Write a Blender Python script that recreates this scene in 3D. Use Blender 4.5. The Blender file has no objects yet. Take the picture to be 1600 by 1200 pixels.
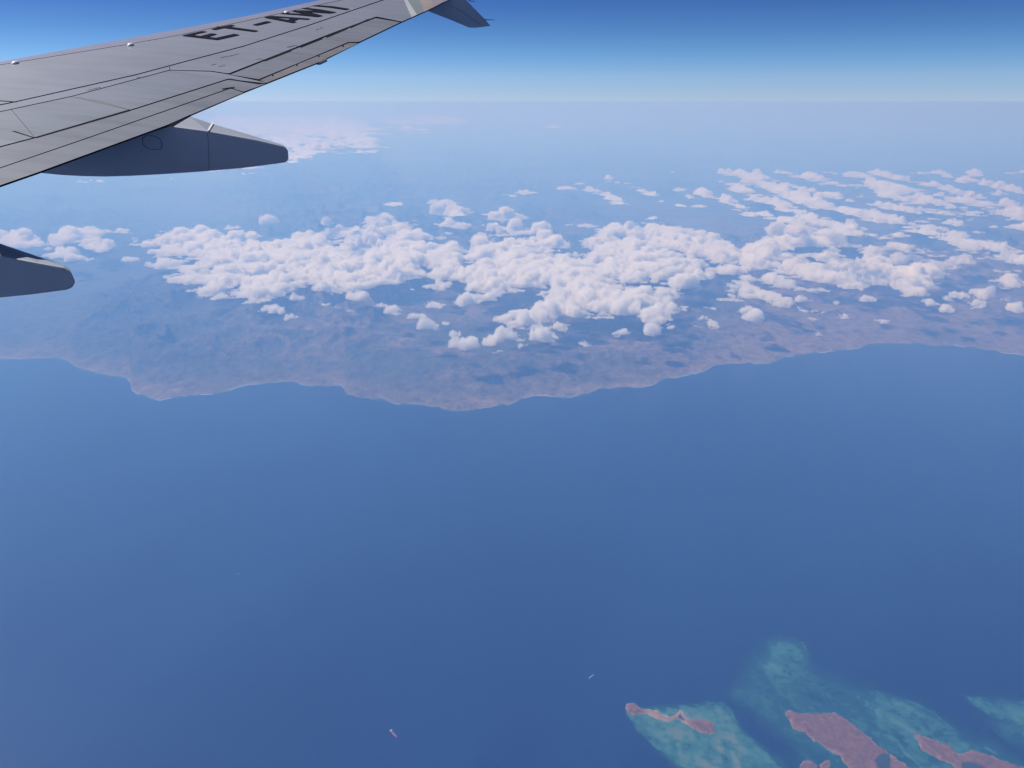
import bpy, math, random
import numpy as np
from mathutils import Vector, geometry

# ------------------------------------------------------------------ camera, sky, sun, exposure
F = 1250.0                                   # focal length in photograph pixels (1600 wide)
PITCH = math.radians(19.45)
ALT = 10500.0                                # height above the sea, metres; the camera sits at the origin
SUN_AZ, SUN_EL = math.radians(-62), math.radians(50)   # azimuth measured from view direction (+Y), negative = left
scene = bpy.context.scene
col = scene.collection
cam_d = bpy.data.cameras.new("camera")
cam_d.sensor_width = 36.0
cam_d.lens = 36.0 * F / 1600.0
cam_d.clip_start = 0.1
cam_d.clip_end = 3.0e6
cam = bpy.data.objects.new("camera", cam_d)
cam.rotation_euler = (math.pi / 2 - PITCH, 0, 0)
col.objects.link(cam)
scene.camera = cam

world = bpy.data.worlds.new("World")
scene.world = world
world.use_nodes = True
wn = world.node_tree
for n in list(wn.nodes):
    wn.nodes.remove(n)
sky = wn.nodes.new("ShaderNodeTexSky")
sky.sky_type = 'NISHITA'
sky.sun_disc = False
sky.sun_elevation = SUN_EL
sky.sun_rotation = SUN_AZ
sky.altitude = 10500
sky.air_density = 1.5
sky.dust_density = 0.6
sky.ozone_density = 3.0
bg = wn.nodes.new("ShaderNodeBackground")
bg.inputs[1].default_value = 0.1
out = wn.nodes.new("ShaderNodeOutputWorld")
# deepening of the blue with height that is seen from cruising altitude: a colour factor by elevation, lifted again overhead, out of view, to add fill light
geo = wn.nodes.new("ShaderNodeTexCoord")
sep = wn.nodes.new("ShaderNodeSeparateXYZ")
wn.links.new(geo.outputs["Generated"], sep.inputs[0])
cr = wn.nodes.new("ShaderNodeValToRGB")
stops = [(0.0, (0.93, 0.84, 0.90)), (0.0081, (0.95, 0.86, 0.90)), (0.0269, (0.98, 0.95, 0.94)), (0.0476, (0.72, 0.89, 0.96)),
         (0.0743, (0.51, 0.72, 0.88)), (0.104, (0.375, 0.565, 0.83)), (0.25, (0.42, 0.60, 0.85)), (1.0, (0.60, 0.72, 0.90))]
while len(cr.color_ramp.elements) < len(stops):
    cr.color_ramp.elements.new(0.5)
for e, (p_, c_) in zip(cr.color_ramp.elements, stops):
    e.position = p_
    e.color = (*c_, 1)
wn.links.new(sep.outputs[2], cr.inputs[0])
mul = wn.nodes.new("ShaderNodeMix")
mul.data_type = 'RGBA'
mul.blend_type = 'MULTIPLY'
mul.inputs[0].default_value = 1.0
wn.links.new(sky.outputs[0], mul.inputs[6])
wn.links.new(cr.outputs[0], mul.inputs[7])
wn.links.new(mul.outputs[2], bg.inputs[0])
wn.links.new(bg.outputs[0], out.inputs[0])

sun_d = bpy.data.lights.new("sun", 'SUN')
sun_d.energy = 5.0
sun_d.angle = math.radians(0.5)
sun_d.color = (1.0, 0.985, 0.975)
sun = bpy.data.objects.new("sun", sun_d)
sdir = Vector((math.sin(SUN_AZ) * math.cos(SUN_EL), math.cos(SUN_AZ) * math.cos(SUN_EL), math.sin(SUN_EL)))
sun.rotation_euler = sdir.to_track_quat('Z', 'Y').to_euler()
col.objects.link(sun)

vs = scene.view_settings
vs.view_transform = 'Standard'
vs.look = 'None'
vs.gamma = 1
vs.exposure = 0.0
vs.use_curve_mapping = False
cy = scene.cycles
cy.max_bounces = 16
cy.diffuse_bounces = 4
cy.glossy_bounces = 2
cy.transmission_bounces = 2
cy.volume_bounces = 14
cy.transparent_max_bounces = 24

# ------------------------------------------------------------------ geometry helpers
CP, SP = math.cos(PITCH), math.sin(PITCH)


def ray(px, py):
    """direction (x, y, z) seen at photograph pixel px, py; arrays allowed"""
    u = (np.asarray(px, float) - 800.0) / F
    v = (600.0 - np.asarray(py, float)) / F
    return u, CP + SP * v, -SP + CP * v


def to_px(X, Y, Z):
    f = CP * Y - SP * Z
    up = SP * Y + CP * Z
    return 800 + F * X / f, 600 - F * up / f


def ground_pt(px, py, h=0.0):
    """point h metres above sea level seen at a pixel"""
    x, y, z = ray(px, py)
    lam = (-ALT + h) / z
    return x * lam, y * lam


def mesh_obj(name, verts, faces, mats, parent=None, smooth=True, kind=None):
    me = bpy.data.meshes.new(name)
    if isinstance(verts, np.ndarray) and isinstance(faces, np.ndarray):
        nf, k = faces.shape
        me.vertices.add(len(verts))
        me.vertices.foreach_set("co", verts.astype(np.float32).ravel())
        me.loops.add(nf * k)
        me.loops.foreach_set("vertex_index", faces.astype(np.int32).ravel())
        me.polygons.add(nf)
        me.polygons.foreach_set("loop_start", np.arange(0, nf * k, k, dtype=np.int32))
        me.polygons.foreach_set("loop_total", np.full(nf, k, dtype=np.int32))
        me.update(calc_edges=True)
    else:
        me.from_pydata([tuple(map(float, v)) for v in verts], [], [tuple(map(int, f)) for f in faces])
        me.update()
    for m in (mats if isinstance(mats, (list, tuple)) else [mats]):
        me.materials.append(m)
    if smooth:
        me.polygons.foreach_set("use_smooth", np.ones(len(me.polygons), dtype=bool))
    o = bpy.data.objects.new(name, me)
    col.objects.link(o)
    if parent:
        o.parent = parent
    if kind:
        o["kind"] = kind
    return o


def attr(o, name, vals):
    a = o.data.attributes.new(name, 'FLOAT', 'POINT')
    a.data.foreach_set("value", np.asarray(vals, dtype=np.float32).ravel())


def tag(o, label, cat, group=None):
    o["label"] = label
    o["category"] = cat
    if group:
        o["group"] = group


def grid_faces(nr, nc, off=0):
    i = np.arange(nr - 1)[:, None] * nc + np.arange(nc - 1)[None, :] + off
    return np.stack([i, i + 1, i + nc + 1, i + nc], axis=-1).reshape(-1, 4)


# noise ------------------------------------------------------------
def _hash(ix, iy, seed):
    ix = ix.astype(np.int64).astype(np.uint32)
    iy = iy.astype(np.int64).astype(np.uint32)
    h = ix * np.uint32(374761393) + iy * np.uint32(668265263) + np.uint32(seed * 1442695041 & 0xffffffff)
    h = (h ^ (h >> np.uint32(13))) * np.uint32(1274126177)
    h = h ^ (h >> np.uint32(16))
    h = h * np.uint32(2246822519)
    h = h ^ (h >> np.uint32(15))
    return h.astype(np.float64) / 4294967295.0


def vnoise(x, y, seed=0):
    ix, iy = np.floor(x), np.floor(y)
    fx, fy = x - ix, y - iy
    fx = fx * fx * fx * (fx * (fx * 6 - 15) + 10)
    fy = fy * fy * fy * (fy * (fy * 6 - 15) + 10)
    a = _hash(ix, iy, seed)
    b = _hash(ix + 1, iy, seed)
    c = _hash(ix, iy + 1, seed)
    d = _hash(ix + 1, iy + 1, seed)
    return (a + (b - a) * fx) * (1 - fy) + (c + (d - c) * fx) * fy


def fbm(x, y, octv=5, seed=0, gain=0.5):
    s, a, t = 0.0, 1.0, 0.0
    ca, sa = math.cos(0.6), math.sin(0.6)
    for k in range(octv):
        s = s + a * vnoise(x, y, seed + k * 17)
        t += a
        a *= gain
        x, y = (x * ca - y * sa) * 2.03 + 7.1, (x * sa + y * ca) * 2.03 + 3.3
    return s / t


def worley(x, y, seed=0):
    """dome field: 1 at feature points, falling to 0"""
    ix, iy = np.floor(x), np.floor(y)
    best = np.full(x.shape, 9.0)
    for dx in (-1, 0, 1):
        for dy in (-1, 0, 1):
            jx, jy = ix + dx, iy + dy
            px = jx + 0.1 + 0.8 * _hash(jx, jy, seed)
            py = jy + 0.1 + 0.8 * _hash(jx, jy, seed + 5)
            r = 0.75 + 0.6 * _hash(jx, jy, seed + 9)
            d = ((x - px) ** 2 + (y - py) ** 2) / (r * r)
            best = np.minimum(best, d)
    return np.sqrt(np.clip(1 - best, 0, 1))


def sstep(a, b, x):
    t = np.clip((x - a) / (b - a), 0, 1)
    return t * t * (3 - 2 * t)


# materials ----------------------------------------------------------
def new_mat(name):
    m = bpy.data.materials.new(name)
    m.use_nodes = True
    nt = m.node_tree
    b = nt.nodes["Principled BSDF"]
    return m, nt, b


def ramp(nt, src, stops):
    r = nt.nodes.new("ShaderNodeValToRGB")
    while len(r.color_ramp.elements) < len(stops):
        r.color_ramp.elements.new(0.5)
    for e, (p, c) in zip(r.color_ramp.elements, stops):
        e.position = p
        e.color = (*c, 1)
    nt.links.new(src, r.inputs[0])
    return r.outputs[0]


def noise_node(nt, scale, detail=5, rough=0.55, vec=None, mapscale=None, dist=0.0):
    n = nt.nodes.new("ShaderNodeTexNoise")
    n.inputs["Scale"].default_value = scale
    n.inputs["Detail"].default_value = detail
    n.inputs["Roughness"].default_value = rough
    n.inputs["Distortion"].default_value = dist
    if vec is None:
        vec = nt.nodes.new("ShaderNodeNewGeometry").outputs["Position"]
    if mapscale:
        mp = nt.nodes.new("ShaderNodeMapping")
        mp.inputs["Scale"].default_value = mapscale
        nt.links.new(vec, mp.inputs[0])
        vec = mp.outputs[0]
    nt.links.new(vec, n.inputs["Vector"])
    return n.outputs[0]


def get_attr(nt, name):
    a = nt.nodes.new("ShaderNodeAttribute")
    a.attribute_name = name
    return a.outputs["Fac"]


def mix_col(nt, fac, a, b):
    m = nt.nodes.new("ShaderNodeMix")
    m.data_type = 'RGBA'
    for s, v in ((m.inputs[0], fac), (m.inputs[6], a), (m.inputs[7], b)):
        if isinstance(v, (int, float)):
            s.default_value = v
        elif isinstance(v, tuple):
            s.default_value = (*v, 1)
        else:
            nt.links.new(v, s)
    return m.outputs[2]


# ------------------------------------------------------------------ sea
def build_sea():
    m, nt, b = new_mat("sea_water")
    n = noise_node(nt, 0.00014, 7, 0.6, mapscale=(1.0, 0.45, 1), dist=0.8)
    c = ramp(nt, n, [(0.35, (0.003, 0.011, 0.050)), (0.65, (0.007, 0.024, 0.088))])
    nt.links.new(c, b.inputs["Base Color"])
    b.inputs["Roughness"].default_value = 0.3
    b.inputs["IOR"].default_value = 1.33
    b.inputs["Specular IOR Level"].default_value = 0.3
    bump = nt.nodes.new("ShaderNodeBump")
    bump.inputs["Strength"].default_value = 0.25
    bump.inputs["Distance"].default_value = 12.0
    nt.links.new(noise_node(nt, 0.012, 4, 0.6), bump.inputs["Height"])
    nt.links.new(bump.outputs[0], b.inputs["Normal"])
    rs = np.concatenate([[0.0], np.geomspace(3000, 600000, 40)])
    th = np.linspace(0, 2 * math.pi, 97)[:-1]
    v = [(0, 0, -ALT)]
    for r in rs[1:]:
        v += [(r * math.cos(t), r * math.sin(t), -ALT) for t in th]
    f = [(0, 1 + i, 1 + (i + 1) % 96) for i in range(96)]
    for k in range(len(rs) - 2):
        a0, a1 = 1 + k * 96, 1 + (k + 1) * 96
        f += [(a0 + i, a1 + i, a1 + (i + 1) % 96, a0 + (i + 1) % 96) for i in range(96)]
    mesh_obj("sea", v, f, m, kind="structure", smooth=False)


# ------------------------------------------------------------------ land and coast
COAST = [(-900, 470), (-500, 520), (-200, 548), (0, 561), (60, 560), (95, 558), (112, 568), (122, 574), (150, 581), (175, 586), (196, 590),
         (204, 597), (200, 605), (212, 613), (228, 620), (250, 624), (285, 620), (325, 616), (350, 611), (376, 602), (400, 600),
         (430, 597), (450, 596), (481, 602), (510, 603), (532, 602), (538, 607), (541, 614), (556, 621), (575, 623), (594, 621),
         (606, 626), (619, 630), (650, 632), (678, 635), (700, 641), (725, 641.5), (740, 641), (762, 635), (787, 631), (800, 630),
         (819, 622), (835, 618), (850, 617), (870, 620), (887, 620), (912, 616), (937, 608), (969, 605), (994, 605), (1019, 602),
         (1037, 592), (1069, 586), (1085, 583), (1100, 578), (1112, 572), (1130, 570), (1147, 567), (1172, 566), (1200, 568),
         (1212, 563), (1225, 558), (1243, 555), (1262, 552), (1300, 549), (1331, 545), (1362, 538), (1390, 535), (1431, 536),
         (1453, 541), (1487, 539), (1522, 542), (1553, 549), (1600, 555), (1700, 562), (1900, 560), (2300, 520), (2800, 470)]


def coast_y(px):
    c = np.array(COAST, float)
    y = np.interp(px, c[:, 0], c[:, 1])
    j = (vnoise(px / 9.0, px * 0 + 3.3, 4) - 0.5) * 2.6 + (vnoise(px / 3.0, px * 0 + 8.3, 6) - 0.5) * 1.2
    return y + j


def build_land():
    cols = np.concatenate([np.arange(-900, -60, 20.0), np.arange(-60, 1660, 2.5), np.arange(1660, 2801, 20.0)])
    nr = 330
    t = np.linspace(0, 1, nr) ** 1.05
    yc = coast_y(cols)
    yy = yc[None, :] - t[:, None] * (yc[None, :] - 178.0)
    X, Y = ground_pt(np.broadcast_to(cols, yy.shape), yy)
    dcoast = (yc[None, :] - yy)                  # pixels above the shore, used only as a measure of inland distance
    D = np.hypot(X, Y)
    inland = np.clip((D - D[0:1]) / 1000.0, 0, None)           # km inland
    base = fbm(X / 14000, Y / 14000, 4, 31)
    ridge = 1 - np.abs(2 * fbm(X / 5200, Y / 5200, 6, 11, 0.55) - 1)
    ridge2 = 1 - np.abs(2 * fbm(X / 1500, Y / 1500, 4, 77, 0.55) - 1)
    hilly = sstep(0.42, 0.62, base + 0.12 * sstep(2, 14, inland))
    px = np.broadcast_to(cols, yy.shape)
    plain = sstep(1000, 1200, px)                              # flat coastal plain on the right
    amp = sstep(0.3, 9, inland) * (1 - 0.7 * plain * (1 - sstep(8, 25, inland)))
    Hh = 6 + amp * (60 + hilly * (ridge ** 3 * 620 + ridge ** 2 * ridge2 ** 2 * 420) + 70 * ridge2 ** 2)
    Hh += 18 * sstep(0, 0.6, inland)
    Hh[0] = -30
    V = np.stack([X, Y, -ALT + Hh], -1).reshape(-1, 3)
    m, nt, b = new_mat("arid_land")
    n1 = noise_node(nt, 0.00009, 8, 0.62, dist=0.15)
    n2 = noise_node(nt, 0.0007, 9, 0.7, dist=0.2)
    wad = nt.nodes.new("ShaderNodeMath")
    wad.operation = 'ABSOLUTE'
    sub = nt.nodes.new("ShaderNodeMath")
    sub.operation = 'SUBTRACT'
    sub.inputs[1].default_value = 0.5
    nt.links.new(noise_node(nt, 0.00022, 8, 0.6, dist=0.4, mapscale=(1.6, 0.7, 1)), sub.inputs[0])
    nt.links.new(sub.outputs[0], wad.inputs[0])
    c1 = ramp(nt, n1, [(0.32, (0.062, 0.062, 0.048)), (0.48, (0.105, 0.090, 0.066)), (0.66, (0.19, 0.150, 0.106))])
    c2 = ramp(nt, n2, [(0.33, (0.035, 0.040, 0.034)), (0.55, (0.13, 0.105, 0.085)), (0.75, (0.24, 0.185, 0.14))])
    c = mix_col(nt, 0.5, c1, c2)
    wr = ramp(nt, wad.outputs[0], [(0.0, (.7, .7, .7)), (0.006, (0.3, 0.3, 0.3)), (0.014, (0, 0, 0))])
    c = mix_col(nt, wr, c, (0.22, 0.165, 0.12))
    sh = ramp(nt, get_attr(nt, "shore"), [(0.0, (0, 0, 0)), (0.6, (0.15, 0.15, 0.15)), (0.85, (0.6, 0.6, 0.6)), (1.0, (0.85, 0.85, 0.85))])
    c = mix_col(nt, sh, c, (0.27, 0.205, 0.14))
    pl = get_attr(nt, "plain")
    c = mix_col(nt, pl, c, (0.225, 0.162, 0.125))
    vg = get_attr(nt, "scrub_tint")  # vegetation, plus haze and relief shade put into the colour
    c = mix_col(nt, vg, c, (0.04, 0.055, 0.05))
    fine = ramp(nt, noise_node(nt, 0.0032, 6, 0.75, mapscale=(1, 0.6, 1)), [(0.36, (0.45, 0.47, 0.5)), (0.5, (1, 1, 1)), (0.66, (1.35, 1.3, 1.25))])
    fm_ = nt.nodes.new("ShaderNodeMix")
    fm_.data_type = 'RGBA'
    fm_.blend_type = 'MULTIPLY'
    fm_.inputs[0].default_value = 1.0
    nt.links.new(c, fm_.inputs[6])
    nt.links.new(fine, fm_.inputs[7])
    c = fm_.outputs[2]
    bmp = nt.nodes.new("ShaderNodeBump")
    bmp.inputs["Strength"].default_value = 0.9
    bmp.inputs["Distance"].default_value = 260.0
    nt.links.new(noise_node(nt, 0.0011, 7, 0.62, dist=0.3), bmp.inputs["Height"])
    nt.links.new(bmp.outputs[0], b.inputs["Normal"])
    nt.links.new(c, b.inputs["Base Color"])
    b.inputs["Roughness"].default_value = 0.95
    b.inputs["Specular IOR Level"].default_value = 0.1
    o = mesh_obj("land", V, grid_faces(nr, len(cols)), m, kind="structure")
    attr(o, "shore", np.exp(-inland / 0.5))
    pn = fbm(X / 4000, Y / 9000, 5, 51)
    tan = np.zeros(px.shape)
    for poly in ([(600, 543), (640, 550), (700, 545), (750, 553), (738, 568), (660, 562)], [(470, 522), (560, 516), (605, 530), (560, 537), (500, 532)],
                 [(850, 612), (900, 604), (960, 600), (1000, 597), (985, 606), (900, 619)], [(700, 634), (760, 624), (800, 622), (790, 630), (730, 640)],
                 [(205, 600), (260, 606), (300, 612), (240, 620)], [(920, 540), (990, 534), (1060, 530), (1080, 545), (1000, 556), (930, 552)]):
        tan = np.maximum(tan, sstep(-4, 5, edge_dist(px + 14 * (pn - 0.5), yy + 10 * (fbm(X / 1500, Y / 2500, 4, 57) - 0.5), poly)))
    tan = tan * 0.55 * (0.5 + fbm(X / 900, Y / 2500, 4, 59))
    attr(o, "plain", tan + (1 - tan) * 0.6 * sstep(930, 1130, px) * sstep(0.38, 0.56, pn + 0.22 * (1 - sstep(2, 16, inland))) * (1 - sstep(14, 34, inland)))
    sc = sstep(0.50, 0.62, fbm(X / 5200 + 9, Y / 5200, 6, 91, 0.6) + 0.05 * (px > 820) * (px < 1180) - 0.03)
    rr = 1 - np.abs(2 * fbm(X / 900 + 3, Y / 2000, 5, 171, 0.6) - 1)
    dr = sstep(0.90, 0.985, rr) * (0.35 + 0.65 * hilly)  # drainage vegetation, darkened to stand in for weak relief shading
    sc = np.clip(sc * 0.8 + dr * 0.9, 0, 1)
    sc = np.clip(sc + 0.8 * (1 - sstep(150, 460, px)), 0, 1)  # left land darkened in colour to stand in for thicker haze
    attr(o, "scrub_tint", 0.75 * sc * sstep(1.0, 3.0, inland) * (1 - 0.75 * plain))

    # breaking surf and pale beach along the shore
    cs = np.arange(-60, 1660, 1.25)
    ys = coast_y(cs)
    w = 0.55 + 0.9 * sstep(0.42, 0.68, vnoise(cs / 23, cs * 0, 8))
    w *= 0.5 * np.where(cs < 200, 0.4, 1.0)
    m, nt, b = new_mat("surf_foam")
    b.inputs["Base Color"].default_value = (0.50, 0.50, 0.47, 1)
    b.inputs["Roughness"].default_value = 0.9
    V, Fc = [], []
    on = vnoise(cs / 14, cs * 0 + 2, 12) > 0.36
    for i, x in enumerate(cs):
        for dy in (0.0, w[i]):
            gx, gy = ground_pt(x, ys[i] + 0.15 + dy)
            V.append((gx, gy, -ALT + 2))
    for i in range(len(cs) - 1):
        if on[i]:
            Fc.append((2 * i, 2 * i + 1, 2 * i + 3, 2 * i + 2))
    mesh_obj("surf", V, Fc, m, kind="structure")
    # shallow pale water behind the surf
    m, nt, b = new_mat("inshore_water")
    a = get_attr(nt, "fade")
    b.inputs["Base Color"].default_value = (0.05, 0.15, 0.19, 1)
    nt.links.new(a, b.inputs["Alpha"])
    V, al = [], []
    wid = 3 + 5 * sstep(0.4, 0.7, vnoise(cs / 60, cs * 0, 28))
    for k, fr in enumerate((0, 0.5, 1.0)):
        gx, gy = ground_pt(cs, ys - 0.5 + fr * wid)
        V.append(np.stack([gx, gy, gx * 0 - ALT + 1.2], -1))
        al.append(np.full(len(cs), (0.38, 0.2, 0.0)[k]))
    o = mesh_obj("shallow_water", np.concatenate(V), grid_faces(3, len(cs)), m, kind="structure")
    attr(o, "fade", np.concatenate(al))


# ------------------------------------------------------------------ reefs and islands
def inside(px, py, poly):
    r = np.zeros(px.shape, bool)
    n = len(poly)
    for i in range(n):
        x0, y0 = poly[i]
        x1, y1 = poly[(i + 1) % n]
        if y0 == y1:
            continue
        c = ((y0 > py) != (y1 > py)) & (px < (x1 - x0) * (py - y0) / (y1 - y0) + x0)
        r ^= c
    return r


def edge_dist(px, py, poly):
    d = np.full(px.shape, 1e9)
    n = len(poly)
    for i in range(n):
        x0, y0 = poly[i]
        x1, y1 = poly[(i + 1) % n]
        dx, dy = x1 - x0, y1 - y0
        t = np.clip(((px - x0) * dx + (py - y0) * dy) / (dx * dx + dy * dy + 1e-9), 0, 1)
        d = np.minimum(d, np.hypot(px - x0 - t * dx, py - y0 - t * dy))
    return np.where(inside(px, py, poly), d, -d)


REEFS = [  # outline, strength, edge softness in px
    ([(1165, 1015), (1195, 990), (1262, 1000), (1285, 1045), (1370, 1070), (1430, 1092), (1500, 1135), (1600, 1180), (1680, 1280), (1250, 1280), (1225, 1170), (1125, 1085), (1150, 1055)], 0.58, 26),
    ([(978, 1112), (990, 1102), (1030, 1104), (1070, 1098), (1100, 1092), (1125, 1098), (1145, 1115), (1170, 1140), (1195, 1165),
      (1230, 1200), (1290, 1260), (1200, 1290), (1060, 1200), (1035, 1180), (1010, 1160), (990, 1145)], 0.9, 12),
    ([(1190, 1000), (1205, 992), (1235, 993), (1258, 1003), (1262, 1020), (1262, 1060), (1235, 1090), (1200, 1085), (1178, 1045)], 0.80, 20),
    ([(1185, 1040), (1240, 1045), (1300, 1065), (1330, 1090), (1300, 1110), (1240, 1100), (1200, 1120), (1160, 1100), (1130, 1075), (1150, 1062)], 0.32, 22),
    ([(1215, 1100), (1260, 1100), (1300, 1100), (1320, 1115), (1350, 1150), (1390, 1190), (1430, 1230), (1300, 1230), (1260, 1180), (1230, 1150), (1210, 1120)], 0.62, 12),
    ([(1352, 1090), (1362, 1075), (1385, 1078), (1430, 1098), (1470, 1120), (1500, 1145), (1540, 1170), (1600, 1195), (1700, 1250),
      (1550, 1260), (1440, 1200), (1400, 1160), (1360, 1140), (1345, 1110)], 0.8, 15),
    ([(1505, 1090), (1540, 1084), (1580, 1088), (1660, 1104), (1660, 1140), (1600, 1134), (1560, 1124), (1525, 1108)], 0.85, 12),
    ([(1530, 1120), (1600, 1115), (1700, 1150), (1700, 1230), (1620, 1190), (1560, 1160)], 0.5, 18),
    ([(1550, 1135), (1580, 1125), (1640, 1140), (1660, 1180), (1600, 1165), (1560, 1150)], 0.6, 12),
    ([(1170, 1190), (1210, 1175), (1250, 1180), (1280, 1230), (1180, 1240)], 0.75, 8),
]
DEEPS = [([(1140, 1100), (1165, 1108), (1200, 1140), (1255, 1185), (1270, 1230), (1215, 1200), (1180, 1160), (1150, 1125)], 0.6, 8)]


def build_reef():
    gx = np.arange(930, 1700, 1.6)
    gy = np.arange(970, 1270, 1.6)
    PX, PY = np.meshgrid(gx, gy)
    X, Y = ground_pt(PX, PY)
    wx = (fbm(X / 700, Y / 700, 4, 61) - 0.5) * 22
    wy = (fbm(X / 700 + 40, Y / 700, 4, 62) - 0.5) * 16
    A = np.zeros(PX.shape)
    for poly, s, soft in REEFS:
        d = edge_dist(PX + wx, PY + wy, poly)
        A = np.maximum(A, s * sstep(-soft * 0.6, soft, d))
    for poly, s, soft in DEEPS:
        d = edge_dist(PX + wx * 0.5, PY + wy * 0.5, poly)
        A *= 1 - s * sstep(-soft * 0.6, soft, d)
    # bright reef crest lines where the banks meet deep water
    crest = np.zeros(PX.shape)
    for k in (1, 5, 6):
        d = edge_dist(PX + wx, PY + wy, REEFS[k][0])
        crest = np.maximum(crest, np.exp(-((d - 3) / 2.4) ** 2) * 0.6)
    st = fbm((X + Y) / 160, (X - Y) / 500, 4, 71)
    patch = fbm(X / 260, Y / 260, 5, 73)
    strk = fbm((X * 0.8 + Y * 0.6) / 170, (X * 0.6 - Y * 0.8) / 900, 5, 75)
    fine = fbm(X / 90, Y / 90, 5, 79)
    A *= np.clip(0.56 + 0.42 * patch + 0.28 * strk + 0.7 * (fine - 0.5), 0, 1.15)
    A = np.clip(A + crest * 0.5 * sstep(0.40, 0.60, st), 0, 1)
    m, nt, b = new_mat("reef_shallows")
    c = ramp(nt, get_attr(nt, "depth"), [(0.0, (0.006, 0.045, 0.078)), (0.35, (0.014, 0.098, 0.112)), (0.7, (0.042, 0.158, 0.145)), (1.0, (0.14, 0.18, 0.14))])
    dk = ramp(nt, noise_node(nt, 0.012, 6, 0.7, dist=1.0), [(0.34, (1, 1, 1)), (0.42, (0, 0, 0))])
    mm = nt.nodes.new("ShaderNodeMath")
    mm.operation = 'MULTIPLY'
    mm.inputs[1].default_value = 0.4
    nt.links.new(dk, mm.inputs[0])
    c = mix_col(nt, mm.outputs[0], c, (0.02, 0.075, 0.085))
    nt.links.new(c, b.inputs["Base Color"])
    b.inputs["Roughness"].default_value = 0.4
    nt.links.new(get_attr(nt, "fade"), b.inputs["Alpha"])
    sandy = edge_dist(PX, PY, [(1120, 1150), (1150, 1165), (1165, 1200), (1170, 1280), (1100, 1280), (1090, 1200)])
    depth = A * (0.52 + 0.32 * patch + 0.22 * strk) + 0.16 * sstep(-14, 14, sandy) * A
    V = np.stack([X, Y, X * 0 - ALT + 1.5], -1).reshape(-1, 3)
    Fc = grid_faces(len(gy), len(gx))
    keep = (A.ravel()[Fc] > 0.004).any(1)
    Fc = Fc[keep]
    used = np.unique(Fc)
    remap = np.zeros(len(V), int)
    remap[used] = np.arange(len(used))
    o = mesh_obj("reef_water", V[used], remap[Fc], m, kind="structure")
    attr(o, "fade", np.clip(A * 1.15, 0, 1).ravel()[used])
    attr(o, "depth", depth.ravel()[used])


ISLANDS = {
    "slender": [(979, 1106), (981, 1101), (988, 1100), (994, 1102), (1002, 1108), (1012, 1110), (1022, 1109.5), (1028, 1111), (1030, 1115),
                (1036, 1119), (1045, 1122), (1053, 1119), (1059, 1115), (1063, 1110), (1066, 1112), (1070, 1118), (1076, 1124),
                (1088, 1127), (1100, 1125), (1110, 1129), (1116, 1135), (1118, 1143), (1112, 1147), (1100, 1144), (1086, 1139),
                (1074, 1132), (1066, 1127), (1059, 1123), (1050, 1125), (1040, 1126), (1028, 1124), (1018, 1118), (1010, 1115),
                (1000, 1114), (990, 1116), (983, 1113)],
    "broad": [(1229, 1112), (1234, 1111), (1245, 1115), (1262, 1116), (1280, 1116), (1295, 1115), (1306, 1116), (1318, 1123), (1332, 1132),
              (1345, 1143), (1358, 1152), (1372, 1166), (1388, 1177), (1402, 1188), (1420, 1200), (1450, 1225), (1400, 1240), (1340, 1215),
              (1325, 1198), (1314, 1180), (1300, 1174), (1290, 1168), (1280, 1160), (1272, 1158), (1262, 1147), (1252, 1142),
              (1246, 1141), (1238, 1136), (1235, 1126), (1230, 1118)],
    "pointed": [(1427, 1147), (1436, 1148), (1450, 1153), (1466, 1160), (1480, 1166), (1492, 1175), (1499, 1181), (1508, 1176), (1520, 1174),
                (1545, 1180), (1570, 1190), (1595, 1200), (1640, 1225), (1560, 1235), (1510, 1205), (1490, 1195), (1470, 1187),
                (1452, 1177), (1441, 1170), (1436, 1160)],
    "islet": [(1250, 1196), (1254, 1192), (1262, 1190), (1270, 1192), (1276, 1197), (1270, 1206), (1258, 1208), (1248, 1203)],
    "bank": [(1282, 1196), (1288, 1190), (1295, 1190), (1296, 1196), (1290, 1203), (1283, 1202)],
}


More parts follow.
